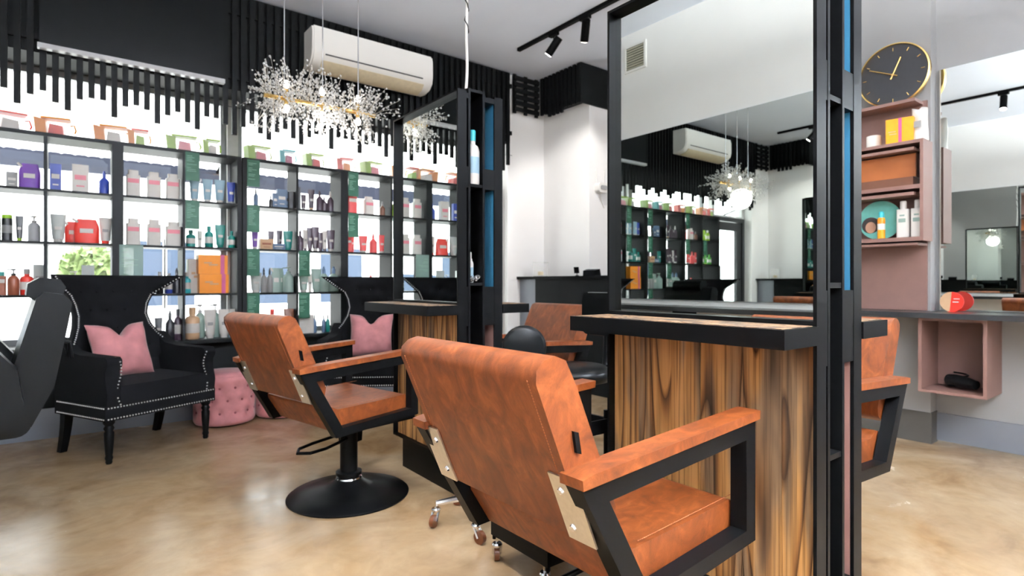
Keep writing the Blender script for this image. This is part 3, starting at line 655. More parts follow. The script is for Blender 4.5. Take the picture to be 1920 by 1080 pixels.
# ------------------------------------------------------------------ brown styling chairs
def make_chair(loc, rz, label):
    t = thing('salon_chair', label, 'chair', loc, rz, 'brown leather styling chairs'); X = lambda a: a-.42
    B().lathe([(.288, 0), (.290, .006), (.280, .014), (.20, .030), (.12, .046), (.075, .066), (.058, .085), (.05, .085)], 0, 0, 48).done('base_disc', BLACK, t, 60)
    B().lathe([(.052, .082), (.052, .100), (.062, .102), (.062, .116), (.042, .120), (.042, .31), (.030, .315), (.030, .37)], 0, 0, 28).done('column', BLACK, t)
    B().lathe([(.060, .078), (.063, .084), (.060, .090)], 0, 0, 28).done('collar', CHROME, t)
    B().prism([(-.02, .25), (.055, .26), (.06, .33), (.02, .35), (-.03, .34)], 'y', -.03, .055).bevel(.006).done('pump_housing', BLACK, t)
    B().tube([(-.03, -.03, .285), (-.16, -.055, .27), (-.235, -.05, .265), (-.27, -.0, .262), (-.235, .05, .265), (-.16, .055, .275), (-.03, .03, .295)], .0075, 8).done('pump_pedal', BLACK, t)
    B().box(-.16, .16, -.13, .13, .362, .385).box(-.2, .2, -.26, -.22, .378, .40).box(-.2, .2, .22, .26, .378, .40).done('seat_support', BLACK, t)
    # seat with slanted leather back edge
    sp = [(X(.198), .388), (X(.136), .488), (X(.134), .506), (X(.155), .512), (X(.20), .490), (X(.40), .494), (X(.565), .502), (X(.594), .493), (X(.604), .46), (X(.602), .414)]
    B().prism(sp, 'y', -.247, .247).bevel(.012, 3, 20).done('seat', LEATHER, t, 60)
    # backrest
    up = Vector((-.390, .921)); nf = Vector((.921, .390)); o = Vector((X(.070), .528)); L, T = .390, .088
    prof = [o+up*u+nf*v for u, v in ((0, .012), (.012, 0), (L-.03, 0), (L-.008, .010), (L, .034), (L-.004, .060), (L-.025, .082), (L-.08, T), (.10, T+.004), (.03, T+.004), (.005, T-.012), (0, T-.03))]
    bk = B().prism([tuple(p) for p in prof], 'y', -.248, .248).bevel(.014, 3, 60).done('backrest', LEATHER, t, 60)
    # stitched seam along both rear edges of the backrest and the seat
    st = B()
    for s_ in (-1, 1):
        for k in range(58):
            u = .02+k*.006; p = o+up*u-nf*.0004; q = p+up*.0036
            st.tube([(p.x, s_*.226, p.y), (q.x, s_*.226, q.y)], .0011, 4)
        for k in range(60):
            a_ = .23+k*.0066
            st.tube([(X(a_), s_*.2345, .4905+.03*max(0, a_-.2)+.0010), (X(a_+.004), s_*.2345, .4906+.03*max(0, a_-.2)+.0010)], .0011, 4)
    stuff(st.done('stitching', mat('thread', srgb(150, 88, 52), .8), bk))
    for s_ in (-1,):
        p = o+up*.21+nf*.052
        B().prism([(p.x-.010, p.y-.02), (p.x+.002, p.y-.024), (p.x-.006, p.y+.018), (p.x-.018, p.y+.022)], 'y', s_*.246, s_*.255).done('maker_tag', BLACK, bk)
    # arm frames, pads and steel brackets
    out = [(X(-.002), .6685), (X(.165), .380), (X(.612), .405), (X(.612), .701)]
    inn = inset(out, [.046, .036, .042, .040])
    for s_ in (-1, 1):
        y0, y1 = sorted((s_*.252, s_*.294))
        B().ring(out, inn, 'y', y0, y1).bevel(.003, 1).done('arm_frame', BLACK, t)
        a0, a1 = sorted((s_*.242, s_*.302))
        B().prism([(X(-.006), .6705), (X(.620), .7035), (X(.622), .725), (X(.02), .6955), (X(-.008), .690)], 'y', a0, a1).bevel(.007, 3, 20).done('arm_pad', LEATHER, t, 60)
        pl = B(); e0, e1 = .012, .165
        c = [o+up*(e0)-nf*.001, o+up*e1-nf*.001]
        # plate: quad in the plane of the backrest rear face
        ya, yb = s_*.200, s_*.272
        q = [(c[0], ya), (c[0], yb), (c[1], yb), (c[1], ya)]
        F = [pl.bm.verts.new((p.x-nf.x*d, y, p.y-nf.y*d)) for d in (.0, .004) for p, y in q]
        for f in ((0,1,2,3), (7,6,5,4), (0,4,5,1), (1,5,6,2), (2,6,7,3), (3,7,4,0)): pl.bm.faces.new([F[i] for i in f])
        br = pl.bevel(.0015, 1).done('bracket_plate', STEEL, t)
        for u in (.045, .130):
            p = o+up*u-nf*.004; e = p-nf*.006; B().cyl((p.x, s_*.224, p.y), (e.x, s_*.224, e.y), .0085, 8, .006).done('bolt', CHROME, br)
    return t
c1 = make_chair((1.128, 1.025, 0), 1.5, 'nearest brown leather styling chair, seen from behind in the foreground')
dup(c1, (1.065, 2.69, 0), 12, 'brown leather styling chair on a black round base facing the far mirror')
dup(c1, (2.005, 2.665, 0), 180, 'brown leather styling chair behind the black saddle stool, in front of the black counter')
dup(c1, (2.0, 1.05, 0), 180, 'brown leather styling chair at the right edge behind the nearest station')

# ------------------------------------------------------------------ black barber chair on the left
bc = thing('barber_chair', 'black padded reclining chair with headrest, cut off at the left edge', 'chair', (-.66, 3.30, 0), 184)
B().lathe([(.30, 0), (.302, .008), (.28, .016), (.12, .045), (.07, .07), (.05, .075)], 0, 0, 40).done('base_disc', CHROME, bc, 60)
B().lathe([(.05, .07), (.05, .34), (.09, .35), (.09, .40)], 0, 0, 24).done('column', CHROME, bc)
B().prism(rrect(-.50, .06, .40, .56, .05, 4), 'y', -.24, .24).bevel(.02, 3, 50).done('seat', BLKLEA, bc, 60)
B().prism([(-.50, .44), (-.38, .44), (-.42, .60), (-.515, .97), (-.54, 1.0), (-.605, .99), (-.635, .955), (-.62, .86), (-.575, .60)], 'y', -.255, .255).bevel(.03, 3, 15).done('backrest', BLKLEA, bc, 60)
B().prism([(-.515, .96), (-.485, .985), (-.49, 1.035), (-.53, 1.062), (-.60, 1.055), (-.62, 1.02), (-.605, .975)], 'y', -.15, .15).bevel(.02, 3, 15).done('headrest', BLKLEA, bc, 60)
for s_ in (-1, 1):
    y0, y1 = sorted((s_*.25, s_*.36))
    B().prism([(-.46, .455), (.06, .455), (.10, .50), (.10, .72), (.06, .785), (-.10, .805), (-.30, .80), (-.40, .765), (-.455, .69), (-.475, .55)], 'y', y0, y1).bevel(.025, 3, 15).done('armrest', BLKLEA, bc, 60)
    B().tube([(-.55, s_*.10, .80), (-.635, s_*.10, .77), (-.642, s_*.10, .70)], .009, 8).done('recline_lever', BLACK, bc)

# ------------------------------------------------------------------ black velvet wing chairs
WZ = [(.30, .315), (.50, .32), (.60, .325), (.65, .30), (.70, .265), (.76, .235), (.83, .222), (.90, .235), (.96, .262), (1.01, .325), (1.05, .368), (1.09, .412)]
def wz(z):
    for (a, w0), (b_, w1) in zip(WZ, WZ[1:]):
        if z <= b_: return w0+(w1-w0)*(z-a)/(b_-a)
    return WZ[-1][1]
def bk_pt(lat, z):
    q = abs(lat)/.33; return -.25-.22*(z-.4)+.16*q**2.2*(1 if z > .55 else .6)
def make_wing(loc, rz, label):
    t = thing('wing_chair', label, 'armchair', loc, rz, 'black velvet wing chairs')
    NZ, NL = 44, 22; b = B(); tuft = lambda lat, z: sum(.016*math.exp(-((lat-a)**2+(z-c)**2)/.0011) for a, c in TP)
    TP = []
    for i, z in enumerate((.62, .74, .86, .98)):
        for k in range(-2, 3):
            l_ = k*.105+(.052 if i % 2 else 0)
            if abs(l_) < wz(z)-.05: TP.append((l_, z))
    Fv, Bv = [], []
    for i in range(NZ+1):
        z = .30+.79*i/NZ; rowF, rowB = [], []
        for j in range(NL+1):
            s_ = -1+2*j/NL; lat = s_*wz(z); y = bk_pt(lat, z); edge = max(0, abs(s_)-.86)/.14; top = max(0, z-1.05)/.04
            th = .095*(1-.55*edge**2)*(1-.3*top**2)
            rowF.append(b.bm.verts.new((lat, y+.03-tuft(lat, z)-.02*edge**2-.012*top**2, z))); rowB.append(b.bm.verts.new((lat*1.0, y+.03-th+.0*edge, z)))
        Fv.append(rowF); Bv.append(rowB)
    for V, fl in ((Fv, 0), (Bv, 1)):
        for i in range(NZ):
            for j in range(NL):
                q = [V[i][j], V[i][j+1], V[i+1][j+1], V[i+1][j]]; b.bm.faces.new(q[::-1] if fl else q)
    for i in range(NZ):
        b.bm.faces.new([Fv[i][0], Fv[i+1][0], Bv[i+1][0], Bv[i][0]]); b.bm.faces.new([Fv[i+1][NL], Fv[i][NL], Bv[i][NL], Bv[i+1][NL]])
    for j in range(NL):
        b.bm.faces.new([Fv[NZ][j], Fv[NZ][j+1], Bv[NZ][j+1], Bv[NZ][j]]); b.bm.faces.new([Fv[0][j+1], Fv[0][j], Bv[0][j], Bv[0][j+1]])
    back = b.done('back', VELVET, t, 70)
    bt = B()
    for a, c in TP: bt.ball((a, bk_pt(a, c)+.03-.014, c), .008, 8, 5)
    stuff(bt.done('tuft_buttons', VELVET, back))
    B().box(-.34, .34, -.25, .275, .25, .335).bevel(.012, 2).done('seat_rail', VELVET, t)
    B().box(-.265, .265, -.22, .285, .335, .445).bevel(.035, 3).done('seat_cushion', VELVET, t, 60)
    nl = B()
    def nail(p): nl.ico(p, .0050, 1)
    for k in range(40):
        x = -.325+.65*k/39
        nail((x, .277, .262)); nail((x, .277, .325))
    for s_ in (-1, 1):
        for k in range(28):
            y = -.22+.48*k/27; nail((s_*.341, y, .262)); nail((s_*.341, y, .325))
        for k in range(36):        # up the wing edge
            z = .665+(1.075-.665)*k/35; lat = s_*(wz(z)-.018); nail((lat, bk_pt(lat, z)+.03-.004, z))
        for k in range(21):        # along the arm top and down the scroll front
            nail((s_*.262, -.10+.355*k/20, .602))
        for k in range(14):
            z = .585-.245*k/13; nail((s_*(.268+.012*math.sin((z-.34)*26)), .292-.02*math.sin((.6-z)*12), z))
    stuff(nl.done('nailhead_trim', mat('nail_silver', (.85, .85, .84, 1), .3, .3, .03), t, 0))
    for s_ in (-1, 1):
        y0, y1 = sorted((s_*.255, s_*.335))
        B().prism([(-.26, .32), (.275, .32), (.285, .40), (.265, .48), (.262, .53), (.285, .565), (.285, .595), (.265, .612), (.0, .615), (-.13, .63), (-.20, .67), (-.26, .70)], 'x', y0, y1).bevel(.012, 2, 20).done('arm', VELVET, t, 60)
        B().lathe([(.014, 0), (.018, .012), (.016, .02), (.021, .035), (.017, .05), (.019, .06), (.024, .13), (.026, .18), (.020, .19), (.028, .205), (.020, .22), (.030, .235), (.030, .25)], s_*.30, .235, 16).done('front_leg', BLACK, t, 60)
        b_ = B()
        b_.grid(lambda u, v: (s_*(.29)+.024*(1 if u in (.25, .5) else -1)*(1-.25*(1-v)), -.22-.055*(1-v)**1.6+.026*(1 if u in (.5, .75) else -1)*(1-.2*(1-v)), .25*v), 4, 6, True)
        bmesh.ops.holes_fill(b_.bm, edges=b_.bm.edges); b_.done('rear_leg', BLACK, t)
    return t
wc = make_wing((.318, 4.325, 0), 206.4, 'black velvet wing chair with silver nailheads at left, holding a pink cushion')
dup(wc, (1.87, 4.30, 0), 147, 'black velvet wing chair with silver nailheads, half hidden behind the second brown chair')

def make_cushion(label, loc, rz, tilt, s=.36):
    N = 18; b = B(); F_, K = [], []
    for i in range(N+1):
        r1, r2 = [], []
        for j in range(N+1):
            u, v = -1+2*i/N, -1+2*j/N; pin = 1-.10*(1-abs(u)**2)*(abs(v)**3)*0; e = (1-u**4)*(1-v**4)
            x = u*s/2*(1-.10*(1-v*v)); z = v*s/2*(1-.07*(1-u*u)); 
            if v > 0: z -= .085*math.exp(-(u/.28)**2)*v**2
            th = .075*max(e, 0)**.55*(1-.35*math.exp(-(u/.25)**2)*max(0, v)); wr = .005*math.sin(9*u+5*v)*e
            r1.append(b.bm.verts.new((x, th+wr+.003, z+s/2*.93))); r2.append(b.bm.verts.new((x, -th+wr-.003, z+s/2*.93)))
        F_.append(r1); K.append(r2)
    for i in range(N):
        for j in range(N):
            b.bm.faces.new([F_[i][j], F_[i+1][j], F_[i+1][j+1], F_[i][j+1]]); b.bm.faces.new([K[i][j+1], K[i+1][j+1], K[i+1][j], K[i][j]])
    per = [(i, 0) for i in range(N)]+[(N, j) for j in range(N)]+[(i, N) for i in range(N, 0, -1)]+[(0, j) for j in range(N, 0, -1)]
    for p, q in zip(per, per[1:]+per[:1]): b.bm.faces.new([F_[p[0]][p[1]], K[p[0]][p[1]], K[q[0]][q[1]], F_[q[0]][q[1]]])
    b.xf(Matrix.Rotation(R(tilt), 4, 'X'))
    o = b.done('cushion', PINK, None, 70, loc); o.rotation_euler = (0, 0, R(rz)); tag(o, label, 'cushion', 'pink velvet cushions'); return o
def wloc(c, rz, lx, ly, z):
    a = R(rz); return (c[0]+lx*math.cos(a)-ly*math.sin(a), c[1]+lx*math.sin(a)+ly*math.cos(a), z)
make_cushion('dusty pink velvet cushion on the left wing chair', wloc((.318, 4.325), 206.4, .03, -.07, .45), 208, 20, .36)
make_cushion('dusty pink velvet cushion on the wing chair behind the second brown chair', wloc((1.87, 4.30), 147, -.0, -.07, .45), 150, 20, .36)

# ------------------------------------------------------------------ pink ottomans
def make_ottoman(loc, label):
    t = thing('ottoman', label, 'ottoman', loc, 10, 'pink velvet ottomans'); bs = [(a, z) for i, z in enumerate((.10, .19, .28)) for a in [k*30+(15 if i % 2 else 0) for k in range(12)]]
    def f(u, v):
        z = .012+.35*v; r = .208-.02*(max(0, v-.9)/.1)**2-.012*(max(0, .08-v)/.08)**2; a = u*360
        for A, Z in bs:
            da = (a-A+180) % 360-180; r -= .018*math.exp(-((math.radians(da)*.2)**2+(z-Z)**2)/.0007)
        return (r*math.cos(2*math.pi*u), r*math.sin(2*math.pi*u), z)
    b = B(); b.grid(f, 84, 30, True); bmesh.ops.holes_fill(b.bm, edges=b.bm.edges); b.done('body', PINK, t, 70)
    B().lathe([(.188, .360), (.185, .372), (.14, .385), (0, .39)], 0, 0, 40).done('top_cushion', PINK, t, 60)
    bt = B()
    for A, Z in bs: bt.ball((.194*math.cos(R(A)), .194*math.sin(R(A)), Z), .009, 8, 5)
    stuff(bt.done('tuft_buttons', mat('pink_dark', srgb(150, 84, 92), .8), t))
    B().lathe([(.17, 0), (.17, .014)], 0, 0, 32).done('foot_ring', BLACK, t)
    return t
ot = make_ottoman((.885, 4.655, 0), 'round tufted pink velvet ottoman next to the left wing chair')
dup(ot, (1.31, 4.655, 0), 40, 'round tufted pink velvet ottoman half hidden behind the second brown chair')

# ------------------------------------------------------------------ stools and trolley
def caster(b_parent, x, y, rz, R_=.026):
    c, s_ = math.cos(rz), math.sin(rz)
    f = B().lathe([(.006, .075), (.006, .095)], x, y, 8)
    f.lathe([(.018, .062), (.020, .070), (.016, .076)], x, y, 14)
    for k in (-1, 1): 
        ox, oy = x-s_*.013*k, y+c*.013*k
        f.prism([(-.016, .066), (.016, .066), (.030, .020), (.020, .016)], 'y', -.0015, .0015) if False else f.tube([(ox, oy, .066), (ox+c*.022, oy+s_*.022, .026)], .006, 6)
    cs = f.done('caster', CHROME, b_parent)
    wx, wy = x+c*.022, y+s_*.022
    B().cyl((wx-s_*-.009, wy+c*-.009, R_), (wx+s_*-.009, wy-c*-.009, R_), R_, 20).bevel(.004, 2).done('wheel', mat('wheel_amber', srgb(96, 52, 26), .35), cs)
    return cs
def make_stool(loc, rz, label, style, h=.55, star=36):
    t = thing('stool', label, 'stool', loc, rz)
    for k in range(5):
        a = R(star+72*k); B().tube([(0, 0, .115), (.10*math.cos(a), .10*math.sin(a), .108), (.205*math.cos(a), .205*math.sin(a), .095)], [.02, .016, .011], 8).done('base_arm', CHROME, t)
        caster(t, .205*math.cos(a), .205*math.sin(a), a+1.0)
    B().lathe([(.03, .09), (.03, .24), (.018, .25), (.018, h-.07), (.05, h-.06), (.10, h-.05)], 0, 0, 18).done('column', CHROME, t)
    B().lathe([(.13, h-.055), (.185, h-.04), (.195, h-.01), (.188, h+.015), (.16, h+.032), (.08, h+.038), (0, h+.034)], 0, 0, 36).done('seat', BLKLEA, t, 60)
    if style == 'panel':
        B().tube([(-.10, 0, h-.055), (-.20, 0, h-.055), (-.235, 0, h-.01), (-.245, 0, h+.08), (-.25, 0, h+.30)], .018, 8).done('back_bracket', BLKLEA, t)
        B().box(-.242, -.228, -.028, .028, h-.03, h+.015).bevel(.004).done('bracket_clip', CHROME, t)
        b = B(); b.prism(rrect(-.165, .165, h+.17, h+.40, .04, 5), 'x', -.265, -.225)
        b.bevel(.012, 3, 50); b.done('back_pad', BLKLEA, t, 60)
        B().prism(rrect(-.168, .168, h+.167, h+.403, .042, 5), 'x', -.250, -.244).done('piping', CHROME, t)
    else:
        B().tube([(-.10, 0, h-.055), (-.16, 0, h-.05), (-.18, 0, h+.02), (-.185, 0, h+.18)], .012, 8).done('back_bracket', CHROME, t)
        b = B(); b.lathe([(0, -.022), (.08, -.022), (.094, -.012), (.096, 0), (.094, .012), (.08, .022), (0, .026)], 0, 0, 32)
        b.xf(Matrix.Translation((-.18, 0, h+.205)) @ Matrix.Rotation(R(-83), 4, 'Z') @ Matrix.Rotation(R(90), 4, 'Y')); b.done('back_pad', BLKLEA, t, 60)
    return t
make_stool((1.41, 2.03, 0), 135, 'black stool with small round back pad behind the nearest brown chair', 'disc', .555, 20)
make_stool((2.02, 2.10, 0), 180, 'black saddle stool with wide back pad beside the nearest station mirror', 'panel', .585, 10)
tr = thing('trolley', 'small black salon trolley on casters hidden behind the nearest brown chair', 'trolley', (1.38, 1.56, 0), 0)
for z in (.10, .30, .50): B().ring([(-.15, -.16), (.15, -.16), (.15, .16), (-.15, .16)], [(-.14, -.15), (.14, -.15), (.14, .15), (-.14, .15)], 'z', z, z+.05).box(-.145, .145, -.155, .155, z, z+.006).done('tray', BLACK, tr)
for sx in (-1, 1):
    for sy in (-1, 1):
        B().cyl((sx*.14, sy*.15, .085), (sx*.14, sy*.15, .58), .009, 8).done('post', BLACK, tr); caster(tr, sx*.14, sy*.135, 2.0+sx)

# ------------------------------------------------------------------ reception counter by the column
rd = thing('reception_counter', 'black reception counter in front of the white column', 'counter', (3.8, 3.9, 0))
B().box(0, .35, -.42, .62, 0, 1.075).bevel(.003).done('body', BLACKW, rd)
B().box(-.02, .36, -.44, .92, 1.075, 1.105).bevel(.003).done('top', BLACK, rd)
B().box(.02, .33, .62, .90, .0, 1.075).done('end_panel', GREYW, rd)
CLG = clear('clear_glass', (.9, .9, .9, 1), .22, .03)
gv = thing('glass_candle', 'clear square glass candle holder at the door end of the counter', 'candle holder', (3.90, 4.55, 1.105), 20)
B().ring([(-.06, -.06), (.06, -.06), (.06, .06), (-.06, .06)], [(-.054, -.054), (.054, -.054), (.054, .054), (-.054, .054)], 'z', 0, .15).box(-.06, .06, -.06, .06, 0, .012).done('glass', CLG, gv)
B().lathe([(.03, .013), (.03, .05), (.005, .055)], 0, 0, 14).done('candle', mat('wax_gold', srgb(206, 176, 110), .5), gv)
cd = thing('card_stand', 'small tilted black card stand on the reception counter', 'card stand', (3.88, 3.98, 1.105), 200)
B().lathe([(.02, 0), (.018, .006), (.004, .01), (.004, .03)], 0, 0, 10).done('foot', BLACK, cd); B().box(-.006, .006, -.025, .025, .028, .09).xf(Matrix.Rotation(R(14), 4, 'Y')).done('card', BLACK, cd)
cd = thing('card_terminal', 'low black payment terminal on the reception counter', 'terminal', (3.88, 3.78, 1.105), 190)
B().prism([(-.05, 0), (.05, 0), (.045, .05), (-.03, .065)], 'y', -.07, .07).bevel(.005).done('body', BLACK, cd); B().box(-.03, .03, -.05, .05, .052, .062).done('keypad', mat('keys_grey', srgb(90, 92, 96), .5), cd)
pf = thing('perfume_bottle', 'tiny clear perfume bottle at the mirror end of the counter', 'bottle', (3.88, 3.53, 1.105))
B().box(-.02, .02, -.02, .02, 0, .06).bevel(.004).done('body', CLG, pf); B().cyl((0, 0, .06), (0, 0, .085), .008, 10).done('cap', CHROME, pf)
# wifi router high on the column
wf = thing('wifi_router', 'white wall-mounted router with antennas on the column', 'router', (4.31, 4.1, 2.02))
B().prism(rrect(-.07, .07, -.05, .05, .035, 4), 'y', -.07, 0).bevel(.012, 2, 40).done('body', ACW, wf)
B().prism(rrect(-.045, .045, -.022, .022, .018, 4), 'y', -.078, -.07).done('vent_panel', mat('vent_grey', srgb(140, 140, 140), .5), wf)
for x, a in ((-.05, -.02), (.05, .0)): B().cyl((x, -.02, .03), (x+a, -.03, .19), .006, 8, .004).done('antenna', ACW, wf)
B().tube([(0, -.02, -.045), (.02, -.015, -.12), (.07, -.01, -.2)], .006, 6).done('lead', ACW, wf)

# ------------------------------------------------------------------ right wall: shelf unit, clock, mirror, bench
su = thing('wall_shelf_unit', 'mauve laminate wall shelf unit on the right wall pier', 'shelf', (4.37, 1.25, .86))
B().box(-.018, 0, 0, .75, 0, 1.36).bevel(.002, 1).done('back_panel', MAUVE, su)
def sboard(z0, z1, y0=-.03, y1=.75, d=.19): B().box(-d, -.018, y0, y1, z0, z1).bevel(.002, 1).done('shelf_board', MAUVE, su)
sboard(1.332, 1.352, .02, .75, .17); sboard(1.062, 1.082); sboard(1.02, 1.038, .02); sboard(.775, .80); sboard(.735, .755, .02); sboard(.445, .47); sboard(.418, .432, .0)
for z0, z1 in ((.80, 1.062), (.47, .775)): B().box(-.19, -.018, -.03, -.012, z0, z1).bevel(.002, 1).done('side_board', MAUVE, su)
B().box(-.12, -.1, .03, .70, .86, 1.01).done('tray_back', mat('amber_wood', srgb(150, 84, 40), .45, 0, .15, 5), su)
ZS = [.86+v for v in (1.352, 1.082, .80, .47)]
cl = thing('wall_clock', 'round black clock with gold rim and gold hands above the shelf unit', 'clock', (4.335, 1.425, ZS[0]+.208))
b = B(); b.lathe([(0, 0), (.205, 0), (.208, .006), (.208, .038), (.200, .042), (.196, .030)], 0, 0, 64); MX = Matrix.Rotation(R(-90), 4, 'Y')
b.xf(MX).done('rim', GOLD, cl)
B().lathe([(0, .026), (.197, .026), (.197, .031), (0, .031)], 0, 0, 64).xf(MX).done('face', mat('clock_face', srgb(38, 38, 40), .45), cl)
for k in range(12):
    a = R(30*k); c, s_ = math.cos(a), math.sin(a)
    B().cyl((-.033, -s_*.158, c*.158), (-.033, -s_*.180, c*.180), .0028, 6).done('hour_mark', GOLD, cl)
for a, L_, wd in ((23.5, .115, .0055), (296, .155, .0045)):
    c, s_ = math.cos(R(a)), math.sin(R(a)); B().cyl((-.037, s_*.03, -c*.03), (-.037, -s_*L_, c*L_), wd, 6, wd*.7).done('hand', GOLD, cl)
B().cyl((-.032, 0, 0), (-.042, 0, 0), .008, 12).done('hub', GOLD, cl)
# goods on the shelf unit
t = thing('gift_box', 'yellow orange gift box with pink band on the mauve shelf unit', 'box', (4.25, 1.36, ZS[1]), 8)
YEL = mat('box_yellow', srgb(238, 160, 20), .45)
B().box(-.06, .06, -.075, .075, 0, .155).bevel(.002, 1).done('body', YEL, t); B().box(-.0612, .0612, -.012, .006, 0, .156).done('band', pm('magenta'), t)
B().box(-.061, -.06, .02, .06, .07, .076).box(-.061, -.06, .015, .055, .055, .06).done('print', pm('tan'), t)
t = thing('paper_bag', 'crumpled white paper bag at the end of the mauve shelf', 'bag', (4.26, 1.265, ZS[1]), 5)
b = B(); b.grid(lambda u, v: ((.045-.04*v)*math.cos(2*math.pi*u)+.006*math.sin(9*u+7*v), .047*(1-.08*v)*math.sin(2*math.pi*u)+.004*math.cos(11*u), .205*v+(.012*math.sin(8*u) if v > .95 else 0)), 26, 8, True)
bmesh.ops.holes_fill(b.bm, edges=b.bm.edges); b.done('bag', ACW, t, 40); B().box(-.052, -.046, -.02, .02, .08, .12).done('print', pm('grey'), t)
t = thing('white_candle', 'short white candle jar beside the yellow gift box', 'candle', (4.25, 1.52, ZS[1])); B().lathe([(.04, 0), (.042, .005), (.042, .08), (.036, .082), (.036, .06), (0, .06)], 0, 0, 20).done('jar', ACW, t); B().cyl((0, 0, .06), (0, 0, .075), .002, 5).done('wick', BLACK, t)
t = thing('wooden_tray', 'long dark wooden tray on the middle mauve shelf', 'tray', (4.26, 1.50, ZS[2])); TW = mat('dark_tray', srgb(88, 52, 34), .5)
B().ring([(-.06, -.22), (.06, -.22), (.06, .22), (-.06, .22)], [(-.05, -.21), (.05, -.21), (.05, .21), (-.05, .21)], 'z', 0, .055).box(-.055, .055, -.215, .215, 0, .01).done('body', TW, t)
for q, (y, s_, lab) in enumerate(((1.47, 1.0, 'larger crumpled white cloth in the wooden tray'), (1.335, .55, 'small crumpled white cloth at the near end of the wooden tray'))):
    b = B(); b.ico((0, 0, 0), .05*s_, 3); rr = random.Random(q)
    for v in b.bm.verts: v.co.z = abs(v.co.z)*1.0+.012; v.co *= 1+.22*math.sin(40*v.co.x+q)*math.cos(55*v.co.y); v.co.y *= 1.15; v.co.x *= .8; v.co.z = max(v.co.z, 0)
    o = b.done('folded_cloth', ACW, None, 60, (4.262, y, ZS[2]+.0105)); tag(o, lab, 'cloth')
def wbottle(y, lab):
    t = thing('lotion_bottle', lab, 'bottle', (4.26, y, ZS[3]), 0, 'white lotion bottles on the mauve shelf')
    B().prism(rrect(-.025, .025, -.034, .034, .014, 4), 'z', 0, .185).bevel(.006, 2, 50).done('body', ACW, t)
    B().lathe([(.018, .185), (.018, .235), (.014, .24)], 0, 0, 16).done('cap', ACW, t)
    B().box(-.0256, -.025, -.02, .02, .10, .125).box(-.0256, -.025, -.014, .014, .14, .15).done('label', pm('sage'), t)
wbottle(1.272, 'white lotion bottle at the near end of the lowest mauve shelf'); wbottle(1.352, 'white lotion bottle beside the orange tube on the lowest mauve shelf')
t = thing('sun_spray', 'orange and blue sun spray tube on the lowest mauve shelf', 'bottle', (4.235, 1.47, ZS[3]))
B().lathe([(.022, 0), (.022, .06)], 0, 0, 16).done('base', YEL, t); B().lathe([(.0222, .06), (.0222, .10)], 0, 0, 16).done('label', ACW, t)
B().lathe([(.022, .10), (.022, .13), (.018, .14)], 0, 0, 16).done('shoulder', pm('orange'), t); B().lathe([(.016, .14), (.016, .175), (.01, .182)], 0, 0, 16).done('cap', pm('cyan'), t)
t = thing('promo_card', 'round aqua promotional card with a dark-haired portrait behind the tubes', 'card', (4.30, 1.50, ZS[3]+.13))
B().lathe([(.13, 0), (.13, .004)], 0, 0, 40).xf(MX).done('disc', mat('aqua_card', srgb(110, 186, 176), .5), t)
B().lathe([(.055, .0045), (.055, .0055)], 0, 0, 24).xf(Matrix.Translation((0, .055, -.03)) @ MX).done('portrait_hair', mat('print_dark', srgb(40, 30, 28), .6), t)
B().lathe([(.032, .006), (.032, .007)], 0, 0, 24, 1.2, 1).xf(Matrix.Translation((0, .055, -.045)) @ MX).done('portrait_face', mat('print_skin', srgb(196, 150, 124), .6), t)
# mirror and bench on the right wall
rm = thing('wall_mirror', 'tall frameless mirror on the right wall beside the mauve shelf unit', 'mirror', (XR, -.3, .86))
B().box(-.02, -.001, -2.2, 1.505, 0, 1.565).done('glass', MIRROR, rm, 0); B().box(-.021, -.0005, 1.505, 1.512, 0, 1.565).done('edge_trim', STEEL, rm)
rb = thing('wall_bench', 'long black bench top along the right wall below the mirror', 'bench', (XR, -.3, 0))
B().box(-.38, -.001, -2.2, 1.528, .824, .856).box(-.38, -.122, 1.528, 2.4, .824, .856).bevel(.003).done('top', BENCH, rb)
cb = thing('cubby_box', 'mauve open cubby box hanging under the right bench', 'cabinet', (XR, 1.07, .365))
B().ring([(-.168, 0), (.168, 0), (.168, .459), (-.168, .459)], [(-.15, .018), (.15, .018), (.15, .441), (-.15, .441)], 'x', -.33, -.002).bevel(.002, 1).done('carcass', MAUVE, cb)
B().box(-.02, -.002, -.15, .15, .018, .441).done('back_panel', MAUVE, cb)
hd = thing('hair_dryer', 'black hair dryer with coiled cord lying in the mauve cubby', 'hair dryer', (4.30, 1.06, .383), 60)
B().tube([(-.10, 0, .045), (-.04, 0, .05), (.03, 0, .05), (.08, 0, .048)], [.026, .034, .04, .036], 16).done('barrel', BLKLEA, hd); B().tube([(.03, 0, .045), (.035, -.06, .03), (.04, -.11, .022)], [.02, .018, .016], 10).done('handle', BLKLEA, hd)
B().tube([(.04+.05*math.cos(k*.5), -.02+.05*math.sin(k*.5), .012+.0022*k) for k in range(38)], .006, 6).done('cord', BLACK, hd)
sg = thing('round_sign', 'small round red and tan card standing on the right bench', 'card', (4.36, 1.12, .856), 0)
B().lathe([(.062, 0), (.062, .006)], 0, 0, 40).xf(Matrix.Translation((0, 0, .064)) @ MX).done('disc', pm('red'), sg)
B().prism([(.062*math.cos(R(a)), .062*math.sin(R(a))) for a in range(-80, 100, 10)], 'z', .0062, .0068).xf(Matrix.Translation((0, 0, .064)) @ MX @ Matrix.Rotation(R(80), 4, 'Z')).done('print_half', pm('tan'), sg)
B().box(-.008, -.0068, -.035, -.005, .06, .066).box(-.008, -.0068, -.04, -.01, .08, .085).done('print', ACW, sg); B().box(-.01, .03, -.02, .02, 0, .004).done('foot', pm('red'), sg)

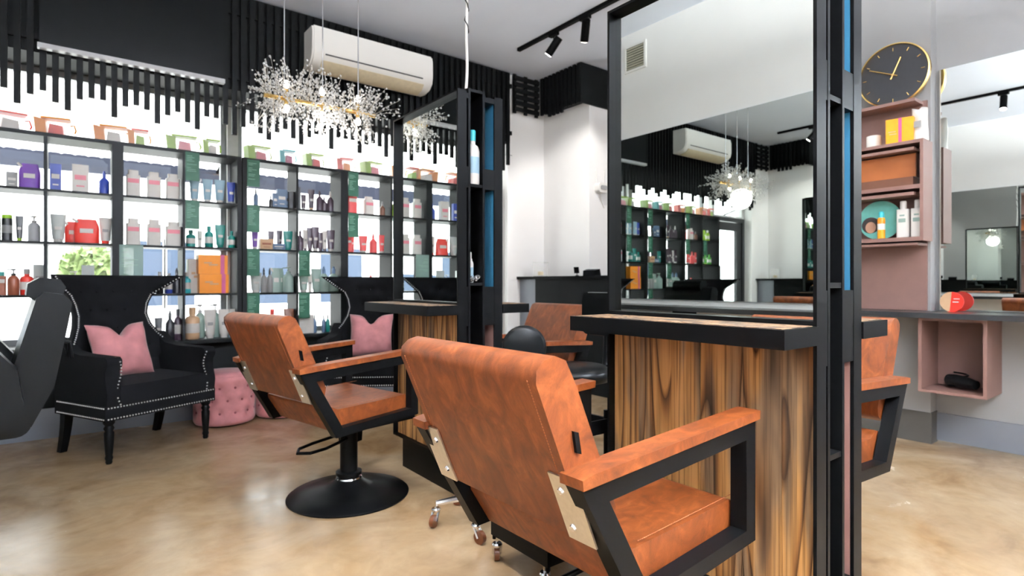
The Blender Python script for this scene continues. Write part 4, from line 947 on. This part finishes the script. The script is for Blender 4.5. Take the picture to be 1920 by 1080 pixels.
# ------------------------------------------------------------------ track lights
def spot(name, loc, target, e, size=62, blend=.6, rad=.08, col=(1, .955, .91)):
    l = bpy.data.lights.new(name, 'SPOT'); l.energy = e; l.spot_size = R(size); l.spot_blend = blend; l.shadow_soft_size = rad; l.color = col
    o = bpy.data.objects.new(name, l); COL.objects.link(o); o.location = loc
    o.rotation_euler = (Vector(target)-Vector(loc)).to_track_quat('-Z', 'Y').to_euler(); return o
def track(label, x, y0, y1, heads, e):
    t = thing('track_light', label, 'track light', (x, y0, ZC))
    B().box(-.018, .018, 0, y1-y0, -.03, 0).bevel(.002, 1).done('track', BLACK, t)
    for y, tgt in heads:
        p = Vector((0, y-y0, -.145)); d = (Vector(tgt)-Vector((x, y, ZC-.145))).normalized()
        B().box(-.02, .02, y-y0-.05, y-y0+.05, -.055, -.03).tube([(0, y-y0, -.05), (0, y-y0, -.11)], .006, 6).done('adapter', BLACK, t)
        B().cyl(p-d*.085, p+d*.085, .035, 20).bevel(.002, 1).done('lamp_head', BLACK, t)
        B().cyl(p+d*.0855, p+d*.088, .030, 20).done('lens', LENS, t)
        spot('track_spot', Vector((x, y, ZC-.145))+d*.10, tgt, e)
track('black ceiling track with spot heads near the column', 3.34, 1.2, 4.22, [(3.72, (3.0, 4.6, 2.0)), (3.33, (4.15, 4.4, 1.7)), (2.3, (4.2, 1.5, 1.0)), (1.5, (1.8, 1.0, .8))], 44)
track('black ceiling track with spot heads above the foreground chairs', .41, -1.8, 2.9, [(2.6, (1.3, 2.7, .5)), (1.7, (1.4, 1.6, .6)), (.9, (1.4, 1.0, .5)), (.2, (1.2, .9, .6)), (-.8, (2.0, -.4, .3)), (-1.5, (2.0, -1.5, .3))], 60)
for x, y, lab in ((.3, -1.3, 'added unseen fill light panel over the rear left of the salon'), (2.0, -1.3, 'added unseen fill light panel over the rear right of the salon')):  # unseen fill panels behind the camera, added to brighten ceiling and walls
    t = thing('fill_panel', lab, 'fill light', (x, y, ZC))
    B().box(-.6, .6, -.3, .3, -.62, -.58).done('housing', ACW, t)
    B().box(-.58, .58, -.28, .28, -.626, -.621).done('fill_diffuser', emat('fill_glow', (.98, .99, 1, 1), 20), t)
    B().box(-.58, .58, -.28, .28, -.579, -.574).done('fill_uplight', emat('fill_uplight_glow', (.95, .98, 1, 1), 290), t)
    for sx in (-.5, .5): B().cyl((sx, 0, -.58), (sx, 0, 0), .004, 6).done('cable', CHROME, t)
